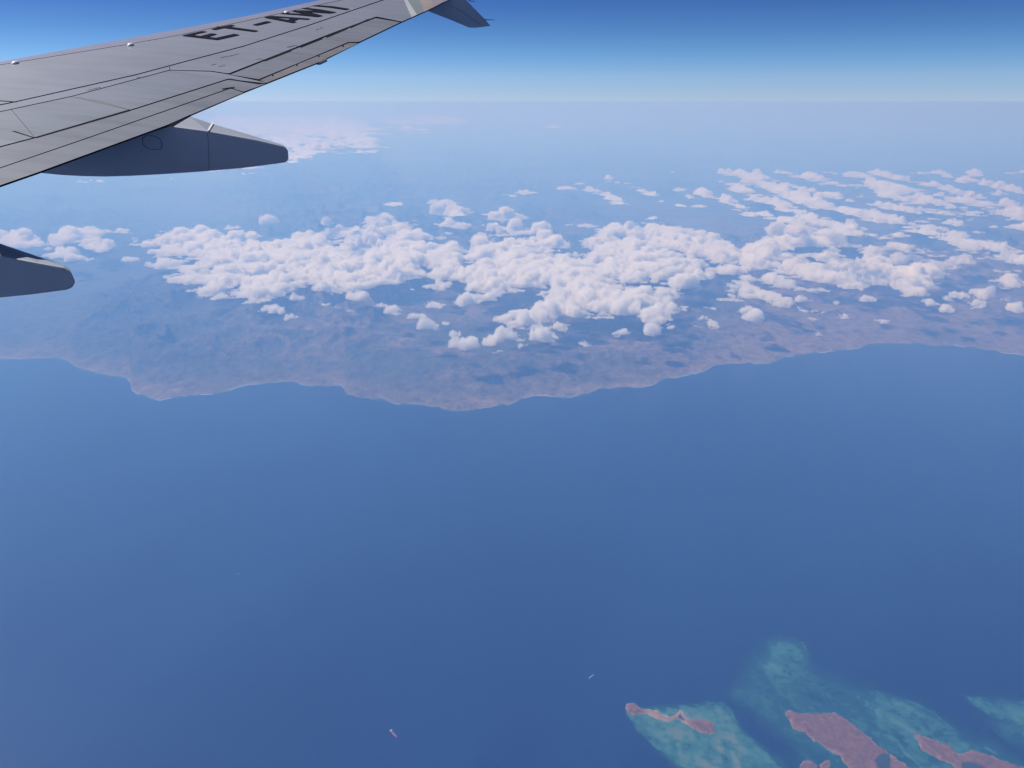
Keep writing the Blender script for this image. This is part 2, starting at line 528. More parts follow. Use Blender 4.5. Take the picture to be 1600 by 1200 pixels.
def build_islands():
    m, nt, b = new_mat("island_rock")
    n = noise_node(nt, 0.011, 9, 0.72, dist=0.5)
    c = ramp(nt, n, [(0.32, (0.095, 0.050, 0.038)), (0.5, (0.165, 0.086, 0.062)), (0.68, (0.25, 0.145, 0.103))])
    sp = ramp(nt, noise_node(nt, 0.03, 5, 0.7), [(0.36, (1, 1, 1)), (0.42, (0, 0, 0))])
    c = mix_col(nt, sp, c, (0.08, 0.065, 0.055))
    sh = get_attr(nt, "shore")
    c = mix_col(nt, sh, c, (0.34, 0.26, 0.19))
    c = mix_col(nt, get_attr(nt, "scrub_tint"), c, (0.035, 0.055, 0.06))
    nt.links.new(c, b.inputs["Base Color"])
    b.inputs["Roughness"].default_value = 0.9
    b.inputs["Specular IOR Level"].default_value = 0.15
    scrub_tint = {"slender": [[(1061, 1117), (1064, 1117), (1070, 1125), (1066, 1126), (1061, 1123)]],
             "broad": [[(1366, 1190), (1380, 1178), (1391, 1179), (1390, 1205), (1375, 1210)]],
             "pointed": [[(1500, 1194), (1520, 1192), (1540, 1200), (1530, 1215), (1505, 1205)]]}
    for key, poly in ISLANDS.items():
        p = np.array(poly, float)
        x0, x1, y0, y1 = p[:, 0].min() - 3, p[:, 0].max() + 3, p[:, 1].min() - 3, p[:, 1].max() + 3
        st = 0.7 if key == "slender" or key == "islet" else 1.0
        gx, gy = np.arange(x0, x1, st), np.arange(y0, y1, st)
        PX, PY = np.meshgrid(gx, gy)
        X, Y = ground_pt(PX, PY)
        jx = (fbm(X / 70, Y / 70, 4, 5, 0.6) - 0.5) * 8
        jy = (fbm(X / 70 + 30, Y / 70, 4, 6, 0.6) - 0.5) * 7
        d = edge_dist(PX + jx, PY + jy, poly)
        Hh = np.clip(d + 0.7, -1.5, 1.5) * 2.2 + np.clip(d, 0, 8) * (0.6 + 2.2 * fbm(X / 150, Y / 150, 5, 15))
        V = np.stack([X, Y, -ALT + 2 + Hh], -1).reshape(-1, 3)
        Fc = grid_faces(len(gy), len(gx))
        Fc = Fc[(Hh.ravel()[Fc] > -2.5).any(1)]
        used = np.unique(Fc)
        rm = np.zeros(len(V), int)
        rm[used] = np.arange(len(used))
        o = mesh_obj("island", V[used], rm[Fc], m, kind="structure")
        lo = sstep(1050, 1060, PX) * (1 - sstep(1070, 1084, PX)) + sstep(1005, 1015, PX) * (1 - sstep(1050, 1056, PX)) if key == "slender" else 0
        shore = np.clip(0.40 * np.exp(-np.clip(d, 0, 9) / 1.1) * (fbm(X / 90, Y / 90, 3, 19) > 0.42) + 0.55 * lo, 0, 1)
        attr(o, "shore", shore.ravel()[used])
        s = np.zeros(PX.shape)
        for q in scrub_tint.get(key, []):
            s = np.maximum(s, sstep(-1.5, 1, edge_dist(PX + jx, PY + jy, q)))
        attr(o, "scrub_tint", s.ravel()[used])
    # breakers on the outer reef edge
    fm = bpy.data.materials["surf_foam"]
    V, Fc = [], []
    for a, b_, w in [((1236, 995.5), (1240, 997), .7), ((1241, 997.5), (1243, 998.5), .6), ((1252, 1004), (1255.5, 1006.5), .9), ((1256, 1008.5), (1258.5, 1012), 1.0),
                     ((1258.5, 1013), (1260, 1016), .8), ((1216, 993), (1222, 994), .5), ((1207, 995), (1211, 994), .5)]:
        p0 = np.array(ground_pt(*a))
        p1 = np.array(ground_pt(*b_))
        dn = (p1 - p0)[::-1] * np.array([-1, 1])
        dn = dn / np.linalg.norm(dn) * w * 4.5
        k = len(V)
        for t, ww in ((0, .2), (.3, 1), (.7, .9), (1, .1)):
            c = p0 + (p1 - p0) * t
            V += [(*(c - dn * ww), -ALT + 4), (*(c + dn * ww), -ALT + 4)]
        for j in range(3):
            Fc.append((k + 2 * j, k + 2 * j + 1, k + 2 * j + 3, k + 2 * j + 2))
    mesh_obj("breakers", V, Fc, fm, kind="structure")


# ------------------------------------------------------------------ clouds
CLOUD_BASE = 1250.0
BANKS = [
    ([(226, 374), (262, 362), (330, 358), (372, 366), (400, 380), (470, 374), (520, 352), (565, 342), (610, 336), (650, 345), (665, 368), (669, 400),
      (655, 428), (640, 440), (610, 432), (575, 438), (545, 446), (510, 455), (475, 440), (450, 448), (425, 470), (400, 479), (365, 472),
      (325, 462), (300, 448), (268, 436), (245, 414), (228, 394)], 1.0),
    ([(678, 345), (686, 312), (722, 312), (722, 340), (735, 366), (722, 392), (725, 430), (705, 470), (672, 455), (655, 446), (682, 424), (669, 385)], 0.86),
    ([(742, 372), (748, 332), (795, 330), (828, 352), (868, 374), (908, 384), (902, 430), (872, 462), (838, 446), (800, 452), (770, 470),
      (733, 477), (700, 472), (722, 440), (738, 410)], 1.0),
    ([(908, 388), (935, 362), (975, 345), (1085, 350), (1080, 366), (1130, 378), (1162, 392), (1150, 430), (1100, 440), (1058, 462), (1052, 490), (1035, 506),
      (1000, 503), (975, 492), (930, 503), (900, 490), (850, 498), (820, 508), (788, 516), (800, 498), (845, 478), (868, 462), (885, 430), (905, 420)], 1.0),
    ([(1150, 388), (1200, 352), (1240, 342), (1285, 352), (1330, 385), (1400, 372), (1470, 388), (1540, 408), (1500, 430), (1420, 456), (1360, 442), (1310, 458),
      (1262, 474), (1210, 480), (1180, 462), (1130, 474), (1105, 478), (1120, 455), (1150, 430)], 0.88),
]
STREAKS = [  # polyline, half width px at both ends, weight
    ([(1085, 256), (1160, 275), (1230, 303), (1320, 330), (1400, 345), (1500, 378), (1620, 412)], 6, 19, 1.0),
    ([(1140, 292), (1200, 312), (1260, 340), (1330, 360), (1400, 372)], 7, 13, 0.95),
    ([(1195, 258), (1250, 275), (1305, 287)], 4, 7, 0.85),
    ([(1095, 300), (1130, 312), (1170, 336)], 6, 9, 0.8),
    ([(785, 305), (850, 299), (905, 290), (945, 303), (975, 318)], 4, 7, 0.85),
    ([(950, 280), (1000, 296), (1045, 318)], 5, 7, 0.9),
    ([(1280, 290), (1350, 290), (1440, 300), (1480, 296)], 6, 8, 0.7),
    ([(1470, 300), (1530, 320), (1620, 345)], 10, 18, 0.72),
    ([(1060, 262), (1090, 262)], 4, 4, 0.7),
    ([(1235, 252), (1330, 276), (1450, 312), (1560, 346), (1640, 366)], 4, 8, 0.95),
    ([(1330, 262), (1450, 288), (1600, 328)], 3, 7, 0.9),
    ([(1150, 322), (1230, 345), (1310, 372), (1370, 392)], 4, 7, 0.9),
    ([(1180, 275), (1290, 305), (1400, 325), (1500, 350)], 3, 6, 0.9),
    ([(1430, 262), (1530, 285), (1620, 306)], 3, 5, 0.85),
    ([(1380, 300), (1450, 330), (1560, 350)], 9, 10, 0.62),
    ([(1540, 426), (1580, 420), (1640, 430)], 9, 12, 0.9),
    ([(1560, 405), (1640, 425)], 12, 14, 0.6),
]
SPOTS = [  # x, y, half width, half height, weight : single clouds that stand apart
    (724, 536, 16, 6.5, 1.15), (790, 524, 17, 6, 1.15), (770, 532, 9, 5, 1.1), (776, 547, 9, 5, 1.1), (848, 521, 18, 7, 1.2), (876, 508, 15, 5, 1.1), (972, 518, 16, 6.5, 1.15),
    (1022, 514, 10, 4, 1.0), (914, 533, 8, 4, 1.0), (828, 566, 4.5, 3, 1.0), (672, 508, 14, 4.5, 1.1), (815, 537, 6, 4, .95), (698, 500, 5, 2.5, 1.), (711, 518, 3, 2, .9), (786, 496, 8, 5, 1.1),
    (1112, 503, 9, 5, 1.05), (1098, 494, 10, 3, .85), (1167, 480, 8, 5, 1.1), (1180, 492, 12, 4.5, 1.1), (1252, 479, 6, 3.5, 1.), (1254, 467, 16, 6, 1.), (1269, 484, 6, 3, 1.), (1285, 486, 7, 3.5, 1.),
    (1305, 471, 5, 2.5, 1.0), (1264, 497, 8, 4, .95), (1320, 491, 8, 3.5, 1.0), (1377, 499, 7, 4, 1.), (1284, 520, 5, 3, 1.), (1356, 464, 10, 3, .8), (1452, 469, 11, 6.5, 1.15),
    (1478, 480, 9, 3.5, .95), (1426, 455, 12, 5, 1.0), (1479, 463, 7, 4.5, .95), (1540, 456, 13, 7.5, 1.1), (1528, 474, 12, 4.5, 1.0), (1500, 458, 11, 4, .95), (1590, 480, 14, 5, 1.0), (1580, 466, 14, 4, .9),
    (1580, 438, 24, 9, 1.1), (421, 480, 15, 6, 1.1), (463, 463, 11, 4.5, 1.1), (451, 492, 6, 3, 1.), (499, 470, 6, 3, 1.), (513, 472, 4, 3, .8), (560, 461, 10, 4, 1.0), (526, 479, 4, 2, .9), (600, 475, 3, 2, 1.), (591, 475, 3, 1.5, .8),
    (616, 483, 9, 2.5, .85), (648, 491, 10, 2.5, .85), (679, 475, 16, 4, .95), (583, 501, 3, 1.5, .7), (547, 485, 8, 1.5, .6), (1046, 506, 7, 3, .9), (1090, 508, 4, 3, .8),
    (138, 363, 27, 7, 1.1), (152, 379, 22, 7, 1.05), (120, 372, 26, 6, .9), (188, 360, 12, 3, .9), (104, 395, 12, 4, .95), (116, 401, 9, 3.5, 1.), (80, 396, 6, 4, .95), (92, 378, 7, 2.5, .8),
    (160, 388, 9, 3.5, .9), (210, 372, 5, 2, .9), (200, 404, 7, 2, .95), (139, 402, 4, 2, .9), (30, 373, 28, 5, .95), (25, 378, 30, 5, .9), (5, 368, 18, 4, .8), (228, 410, 4, 2, .8), (75, 386, 4, 2, .7),
    (617, 318, 13, 4, .9), (362, 355, 11, 2, .9), (512, 348, 10, 3, .85), (422, 345, 9, 1.5, .7), (390, 368, 16, 4, .85), (710, 332, 12, 5, .8), (915, 351, 15, 3, .9), (890, 350, 7, 2.5, .8),
    (1160, 247, 14, 3, .8), (1230, 250, 10, 2.5, .7), (1390, 262, 12, 3, .6), (1523, 270, 9, 5, .85), (1480, 275, 10, 3, .75), (1545, 285, 12, 3.5, .8), (1505, 281, 9, 2, .7), (1560, 300, 12, 5, .8), (1575, 315, 14, 4, .8),
    (1020, 340, 10, 2, .6), (1060, 296, 12, 3, .7), (1078, 308, 8, 3, .7), (1345, 274, 14, 3, .6), (1440, 270, 12, 3, .55), (1595, 268, 12, 2, .6), (1280, 262, 16, 2, .5), (1330, 352, 20, 7, .7),
]
_r = random.Random(8)
for _k in range(60):
    _x = _r.uniform(1040, 1620)
    _y = 246 + (_x - 1040) * 0.10 * _r.random() + _r.random() ** 1.5 * 90
    _a = _r.uniform(2.5, 9)
    SPOTS.append((_x, _y, _a, _a * 0.38, _r.uniform(0.7, 1.0)))
FARBANK = [([(318, 188), (340, 178), (420, 172), (520, 178), (560, 190), (590, 205), (585, 222), (600, 232), (560, 236), (500, 240), (470, 250), (440, 248), (380, 235), (320, 215)], 1.0),
           ([(560, 186), (640, 180), (720, 180), (770, 185), (690, 192), (600, 195)], 0.85), ([(590, 198), (640, 195), (680, 200), (675, 206), (620, 206)], 0.7), ([(200, 285), (330, 262), (450, 252), (470, 256), (400, 268), (300, 285)], 0.42),
           ([(330, 168), (480, 162), (640, 166), (780, 174), (760, 180), (620, 182), (500, 186), (380, 182)], 0.62),
           ([(60, 280), (130, 272), (190, 274), (150, 285)], 0.4), ([(850, 190), (880, 186), (870, 206), (852, 206)], 0.3), ([(585, 228), (625, 226), (620, 232)], 0.6)]


def cover_map(layer):
    gx = np.arange(-200, 1801, 2.0)
    gy = np.arange(150, 640, 1.0)
    PX, PY = np.meshgrid(gx, gy)
    C = np.zeros(PX.shape)
    Hs = np.zeros(PX.shape)                      # typical cloud height there, metres

    def blur(a, rx, ry, n=2):
        for _ in range(n):
            for ax, r in ((1, rx), (0, ry)):
                if r > 0:
                    k = np.ones(2 * r + 1) / (2 * r + 1)
                    a = np.apply_along_axis(lambda v: np.convolve(v, k, 'same'), ax, a)
        return a
    for poly, w in (BANKS if layer == 0 else FARBANK if layer == 2 else []):
        q = blur(inside(PX, PY, poly).astype(float), 8, 5)
        C = np.maximum(C, q * w)
        Hs = np.maximum(Hs, (500 if layer == 0 else 260) * sstep(0, 0.5, q))
    for line, w0, w1, wt in (STREAKS if layer == 1 else []):
        n = len(line) - 1
        for i in range(n):
            (x0, y0), (x1, y1) = line[i], line[i + 1]
            dx, dy = x1 - x0, y1 - y0
            t = np.clip(((PX - x0) * dx + (PY - y0) * dy * 4) / (dx * dx + dy * dy * 4), 0, 1)
            hw = (w0 + (w1 - w0) * (i + t) / n) * 0.66
            q = np.hypot((PX - x0 - t * dx) / 2.2, PY - y0 - t * dy) / hw
            C = np.maximum(C, wt * 1.05 * np.clip(1 - 0.55 * q * q, 0, 1))
            Hs = np.maximum(Hs, (220 + 16 * hw) * (1 - sstep(1.3, 2.2, q)))
    for x, y, a, b, w in SPOTS:
        if (y < 345) != (layer == 1) or layer == 2:
            continue
        q = np.hypot((PX - x) / (a * 1.1), (PY - y - 0.2 * b) / (b * 0.75))
        C = np.maximum(C, (w + 0.16) * np.clip(1 - 0.42 * q * q, 0, 1))
        Hs = np.maximum(Hs, min(560, 26 * a + 18 * b) * (1 - sstep(1.2, 1.9, q)))
    return gx, gy, C, Hs


def sample(gx, gy, C, px, py):
    fx = np.clip((px - gx[0]) / (gx[1] - gx[0]), 0, len(gx) - 1.001)
    fy = np.clip((py - gy[0]) / (gy[1] - gy[0]), 0, len(gy) - 1.001)
    i, j = fx.astype(int), fy.astype(int)
    u, v = fx - i, fy - j
    r = (C[j, i] * (1 - u) + C[j, i + 1] * u) * (1 - v) + (C[j + 1, i] * (1 - u) + C[j + 1, i + 1] * u) * v
    ok = (px > gx[0]) & (px < gx[-1]) & (py > gy[0]) & (py < gy[-1])
    return np.where(ok, r, 0)


def cloud_material(name, density):
    m = bpy.data.materials.new(name)
    m.use_nodes = True
    nt = m.node_tree
    nt.nodes.remove(nt.nodes["Principled BSDF"])
    v = nt.nodes.new("ShaderNodeVolumeScatter")
    v.inputs["Color"].default_value = (1, 1, 1, 1)
    v.inputs["Density"].default_value = density
    v.inputs["Anisotropy"].default_value = 0.0
    nt.links.new(v.outputs[0], nt.nodes["Material Output"].inputs["Volume"])
    return m


def dome_cover(X, Y, px, py, maps, sc):
    gx, gy, C, Hs = maps
    c = sample(gx, gy, C, px, py)
    return c + 1.5 * (fbm(X / (3600 * sc), Y / (4600 * sc), 4, 201) - 0.5) + (2.0 if sc > 0.9 else 1.7) * (fbm(X / (1300 * sc), Y / (1300 * sc), 3, 261) - 0.5), c


def scatter_domes(rng, layer, y0, y1, base_alt, maps):
    """a cumulus field as heaps of round puffs: (x, y, centre height, radius) above the common cloud base"""
    gx, gy, C, Hs = maps
    out_ = []
    zoff = -ALT + base_alt
    n, rmin, rmax, hk, thr = {0: (330000, 65, 350, 1.12, 0.765), 1: (300000, 55, 215, 1.0, 0.87), 2: (320000, 80, 230, 0.30, 0.60)}[layer]
    # uniform in ground area between y0 and y1, inside the fan of view and a margin
    Y = np.sqrt(rng.uniform(y0 * y0, y1 * y1, n))
    X = rng.uniform(-0.84, 0.84, n) * Y
    px, py = to_px(X, Y, np.full(n, zoff + (160 if layer == 0 else 60)))
    g, c = dome_cover(X, Y, px, py, maps, (1.0, 0.8, 0.95)[layer])
    hs = sample(gx, gy, Hs, px, py) * hk
    e = g - thr
    ok = (c > 0.12) & (e > 0)
    # torn thin shreds just outside the thick cloud
    sh_ = np.nonzero((c > 0.12) & (e <= 0) & (e > -0.16) & (rng.uniform(0, 1, n) < (0.16, 0.20, 0.0)[layer]))[0]
    for i in sh_:
        out_.append((X[i], Y[i], 0.0, rng.uniform(70, 230), rng.uniform(0.10, 0.32)))
    X, Y, e, hs = X[ok], Y[ok], e[ok], hs[ok]
    q = rng.uniform(0, 1, len(X)) ** 3.0
    r = (rmin + (rmax - rmin) * q) * (0.45 + 0.75 * np.clip(e / 0.35, 0, 1)) * np.clip(Y / 46000, 0.8, 1.6)
    zc = hs * np.clip(e / 0.5, 0, 1) * rng.uniform(0.0, 0.85, len(X)) * (0.5 + 0.5 * q)
    # thin the field: large puffs are rare
    keep = rng.uniform(0, 1, len(X)) < np.clip((130.0 / r) ** 1.7, 0.03, 1) * 0.75
    for i in np.nonzero(keep)[0]:
        out_.append((X[i], Y[i], zc[i], r[i], 0.30 + 0.70 * min(1.0, e[i] / 0.28)))
    # the single clouds that stand apart, each a small heap
    for x, y, a, b, w in SPOTS:
        if (y < 345) != (layer == 1) or layer == 2:
            continue
        u, yy, _ = ray(x, y + 0.15 * b)
        lam = (zoff + 90) / _
        cx, cy_ = u * lam, yy * lam
        am = a * lam / F * 0.86
        bm = min(b * 0.62 * lam / F / max(0.12, -_), am * 1.7)
        k = int(6 + a * 0.9)
        for j in range(k):
            t = rng.uniform(-1, 1)
            o2 = rng.uniform(-1, 1)
            rr = am * rng.uniform(0.15, 0.42) * (1 - 0.45 * abs(t)) * (0.7 + 0.3 * min(w, 1.1))
            rr = min(rr, 270)
            X_ = cx + t * (am - rr * .7)
            Y_ = cy_ + (0.45 * t + 0.6 * o2 * (1 - abs(t))) * bm
            out_.append((X_, Y_, rr * rng.uniform(-0.4, 1.15) * (1 - abs(t)) * (1.15 if a > 9 else .5), rr, 1.0 - 0.35 * abs(t)))
        for j in range(int(3 + a * 0.35)):           # thin ragged fringe
            an, dd = rng.uniform(0, math.tau), rng.uniform(0.75, 1.25)
            rr = am * rng.uniform(0.10, 0.24)
            out_.append((cx + am * dd * math.cos(an), cy_ + bm * dd * math.sin(an), 0.0, min(rr, 200), 0.38))
    par = np.array(out_)
    kids = []
    for x, y, z, r, fl in par:
        for j in range(6):
            an = rng.uniform(0, math.tau)
            d = r * rng.uniform(0.25, 0.98)
            rc = r * rng.uniform(0.26, 0.52)
            hz = z + math.sqrt(max(0, r * r - d * d)) * 0.8 * fl
            kids.append((x + d * math.cos(an), y + d * math.sin(an), max(hz - 0.35 * rc, -0.3 * rc), rc, fl))
    return np.concatenate([par, np.array(kids)])


def build_clouds():
    mats = [cloud_material("cloud_vapour", 0.0075), cloud_material("middle_cloud_vapour", 0.008), cloud_material("far_cloud_vapour", 0.012)]
    rng = np.random.default_rng(11)
    bands = [(29000.0, 84000.0, 0.0015, 1.1, 0, CLOUD_BASE), (24000.0, 84000.0, 0.0019, 1.25, 1, 3700.0), (30000.0, 200000.0, 0.0030, 1.6, 2, 7200.0)]
    comps_all = []
    for y0, y1, dr, dc, layer, base_alt in bands:
        maps = cover_map(layer)
        rows = np.exp(np.arange(math.log(y0), math.log(y1), dr))
        us = np.arange(-0.86, 0.86, dc / F)
        nr, nc = len(rows), len(us)
        domes = scatter_domes(rng, layer, y0 * 1.01, y1 * 0.99, base_alt, maps)
        flat = (0.85, 0.85, 0.45)[layer]
        H = np.zeros((nr, nc))
        l0, du = math.log(y0), us[1] - us[0]
        Yg, Ug = np.meshgrid(rows, us, indexing='ij')
        Xg = Ug * Yg
        a1, a2 = (320, 130) if layer < 2 else (500, 160)
        s1_, s2_ = (620.0, 170.0) if layer < 2 else (1500.0, 420.0)
        near = sample(*maps[:3], *to_px(Xg, Yg, np.full(Xg.shape, -ALT + base_alt + 150))) > 0.01
        WX, WY = np.zeros(Xg.shape, np.float32), np.zeros(Xg.shape, np.float32)
        near[1:] |= near[:-1].copy()
        xn, yn = Xg[near], Yg[near]
        WX[near] = a1 * (fbm(xn / s1_, yn / s1_, 3, 301) - 0.5) * 2 + a2 * (fbm(xn / s2_, yn / s2_, 2, 303) - 0.5) * 2
        WY[near] = a1 * (fbm(xn / s1_ + 80, yn / s1_, 3, 305) - 0.5) * 2 + a2 * (fbm(xn / s2_ + 80, yn / s2_, 2, 307) - 0.5) * 2
        for x, y, z, r, fl in domes:
            if y - r - 200 < y0 * 1.001:
                continue
            rw = r + 170
            i0, i1 = int((math.log(y - rw) - l0) / dr), int((math.log(y + rw) - l0) / dr) + 2
            ua, ub = (x - rw) / y, (x + rw) / y
            m_ = 0.01 * abs(x) / y + 2 * du
            j0, j1 = int((min(ua, ub) - m_ - us[0]) / du), int((max(ua, ub) + m_ - us[0]) / du) + 2
            i0, j0, i1, j1 = max(i0, 0), max(j0, 0), min(i1, nr), min(j1, nc)
            if i0 >= i1 or j0 >= j1:
                continue
            xx = Xg[i0:i1, j0:j1] + WX[i0:i1, j0:j1]
            yy = Yg[i0:i1, j0:j1] + WY[i0:i1, j0:j1]
            q = r * r - (xx - x) ** 2 - (yy - y) ** 2
            h = np.where(q > 0, z * flat / 0.82 + np.sqrt(np.clip(q, 0, None)) * flat * fl, 0)
            S = H[i0:i1, j0:j1]
            np.maximum(S, h, out=S)
        Y, U = np.meshgrid(rows, us, indexing='ij')
        X = U * Y
        act = H > 0
        # ragged fine structure
        rag = np.zeros(H.shape)
        k = (1.0, 1.2, 1.6)[layer]
        xa, ya = X[act] / k, Y[act] / k
        rag[act] = 90 * (worley(xa / 190, ya / 190, 5) - 0.62) + 40 * (worley(xa / 90, ya / 90, 15) - 0.6) + 110 * (fbm(xa / 420, ya / 420, 4, 25) - 0.5)
        top = np.where(act, H + rag * (1.0, 0.7, 0.45)[layer], 0)
        act = act & (top > 12)
        top = np.where(act, top, 0)
        Fq = grid_faces(nr, nc)
        keep = act.ravel()[Fq].any(1)
        Fq = Fq[keep]
        lab = np.full(nr * nc, -1, np.int64)
        used = np.unique(Fq)
        lab[used] = used
        for _ in range(4000):                   # connected pieces
            m4 = lab[Fq].min(1)
            new = lab.copy()
            for kk in range(4):
                np.minimum.at(new, Fq[:, kk], m4)
            new[used] = new[new[used]]
            new[used] = new[new[used]]
            if (new == lab).all():
                break
            lab = new
        zb = -ALT + base_alt + 60 * fbm(X / 900, Y / 900, 3, 3)
        px, py = to_px(X, Y, zb + top * 0.5)
        under = -np.clip(top, 0, 200) * 0.18
        flab = lab[Fq[:, 0]]
        ids, cnt = np.unique(flab, return_counts=True)
        Fs = Fq[np.argsort(flab, kind='stable')]
        starts = np.concatenate([[0], np.cumsum(cnt)])
        for ci in range(len(ids)):
            f = Fs[starts[ci]:starts[ci + 1]]
            if len(f) < 10:
                continue
            u = np.unique(f)
            x, y, z = X.ravel()[u], Y.ravel()[u], zb.ravel()[u]
            tp, un = top.ravel()[u], under.ravel()[u]
            loc = np.searchsorted(u, f)
            n = len(u)
            v = np.concatenate([np.stack([x, y, z + tp], -1), np.stack([x, y, z + un], -1)])
            bot = np.where(act.ravel()[u], np.arange(n) + n, np.arange(n))      # rim vertices are shared, so the body is closed
            ff = np.concatenate([loc, bot[loc[:, ::-1]]])
            pxs, pys = px.ravel()[u], py.ravel()[u]
            comps_all.append(dict(v=v, f=ff, n=len(f), px=float(pxs.mean()), py=float(pys.mean()), layer=layer, tall=float(tp.max()),
                                  w=float(np.ptp(pxs)), h=float(np.ptp(pys))))
    print("cloud pieces", len(comps_all), sum(c["n"] for c in comps_all))
    comps_all.sort(key=lambda c: -c["w"] * c["h"])
    singles, rest = [], [[], [], []]
    for c in comps_all:
        one = c["layer"] == 0 and 60 < c["w"] * c["h"] < 4000 and 0 < c["px"] < 1600 and c["py"] > 345 and len(singles) < 120
        if one:
            singles.append(c)
        else:
            rest[c["layer"]].append(c)
    lb = ["broad broken bank of white puffy clouds lying over the brown land", "long parallel streets of small white clouds reaching to the right edge",
          "distant thin sheet of white dappled cloud just above the flap fairing"]
    for k in range(3):
        V, Fc, off_ = [], [], 0
        for c in rest[k]:
            V.append(c["v"])
            Fc.append(c["f"] + off_)
            off_ += len(c["v"])
        o = mesh_obj("clouds", np.concatenate(V), np.concatenate(Fc), mats[k], kind="stuff")
        tag(o, lb[k], "clouds")
    label_clouds(singles, mats[0])


def label_clouds(singles, mat):
    words = ["first", "second", "third", "fourth", "fifth", "sixth", "seventh", "eighth", "ninth", "tenth", "eleventh", "twelfth", "thirteenth",
             "fourteenth", "fifteenth", "sixteenth", "seventeenth", "eighteenth", "nineteenth", "twentieth"]
    cells = {}
    for c in singles:
        big_ = c["w"] * c["h"] > 420
        row = 0 if c["py"] > 495 else 1 if c["py"] > 430 else 2
        third = min(3, int(c["px"] / 400))
        cells.setdefault((big_, row, third), []).append(c)
    rowt = ["over the shore land", "by the main bank edge", "beyond the main bank"]
    tht = ["left quarter", "centre left quarter", "centre right quarter", "right quarter"]
    for (big_, row, third), lst in cells.items():
        lst.sort(key=lambda c: c["px"])
        for k, c in enumerate(lst):
            cen = c["v"].mean(0)
            o = mesh_obj("cloud", c["v"] - cen, c["f"], mat)
            o.location = cen
            size = "puffy white cloud" if big_ else "tiny cloud scrap"
            nth = "only one" if len(lst) == 1 else words[min(k, 19)] + " from left"
            tag(o, f"{size} {rowt[row]}, {nth} in the {tht[third]}", "cloud", "detached clouds around the main bank" if big_ else "tiny scattered cloud scraps")


# ------------------------------------------------------------------ ships
def hull_mesh(L, B, D, bow=0.14, stern=0.05):
    xs = [-0.5, -0.47, -0.3, 0.0, 0.3, 0.5 - bow, 0.5 - bow * 0.5, 0.5]
    hw = [0.36, 0.46, 0.5, 0.5, 0.5, 0.46, 0.3, 0.01]
    V, Fc = [], []
    for x, h in zip(xs, hw):
        fl = 1 if x < 0.4 else 1.12
        V += [(x * L, -h * B * 0.8, 0), (x * L, -h * B, D * fl), (x * L, h * B, D * fl), (x * L, h * B * 0.8, 0)]
    n = len(xs)
    for i in range(n - 1):
        a, b = 4 * i, 4 * (i + 1)
        Fc += [(a, b, b + 1, a + 1), (a + 1, b + 1, b + 2, a + 2), (a + 2, b + 2, b + 3, a + 3), (a + 3, b + 3, b, a)]
    Fc += [(0, 1, 2, 3), (4 * n - 4, 4 * n - 1, 4 * n - 2, 4 * n - 3)]
    return V, Fc


def box(V, Fc, c, s):
    k = len(V)
    for dx in (-1, 1):
        for dy in (-1, 1):
            for dz in (-1, 1):
                V.append((c[0] + dx * s[0] / 2, c[1] + dy * s[1] / 2, c[2] + dz * s[2] / 2))
    Fc += [(k, k + 1, k + 3, k + 2), (k + 4, k + 6, k + 7, k + 5), (k, k + 4, k + 5, k + 1), (k + 2, k + 3, k + 7, k + 6),
           (k, k + 2, k + 6, k + 4), (k + 1, k + 5, k + 7, k + 3)]


def simple_mat(name, c, rough=0.6, metal=0.0):
    m, nt, b = new_mat(name)
    n = noise_node(nt, 3.0, 4, 0.6)
    nt.links.new(ramp(nt, n, [(0.3, tuple(x * 0.9 for x in c)), (0.7, tuple(min(1, x * 1.08) for x in c))]), b.inputs["Base Color"])
    b.inputs["Roughness"].default_value = rough
    b.inputs["Metallic"].default_value = metal
    return m


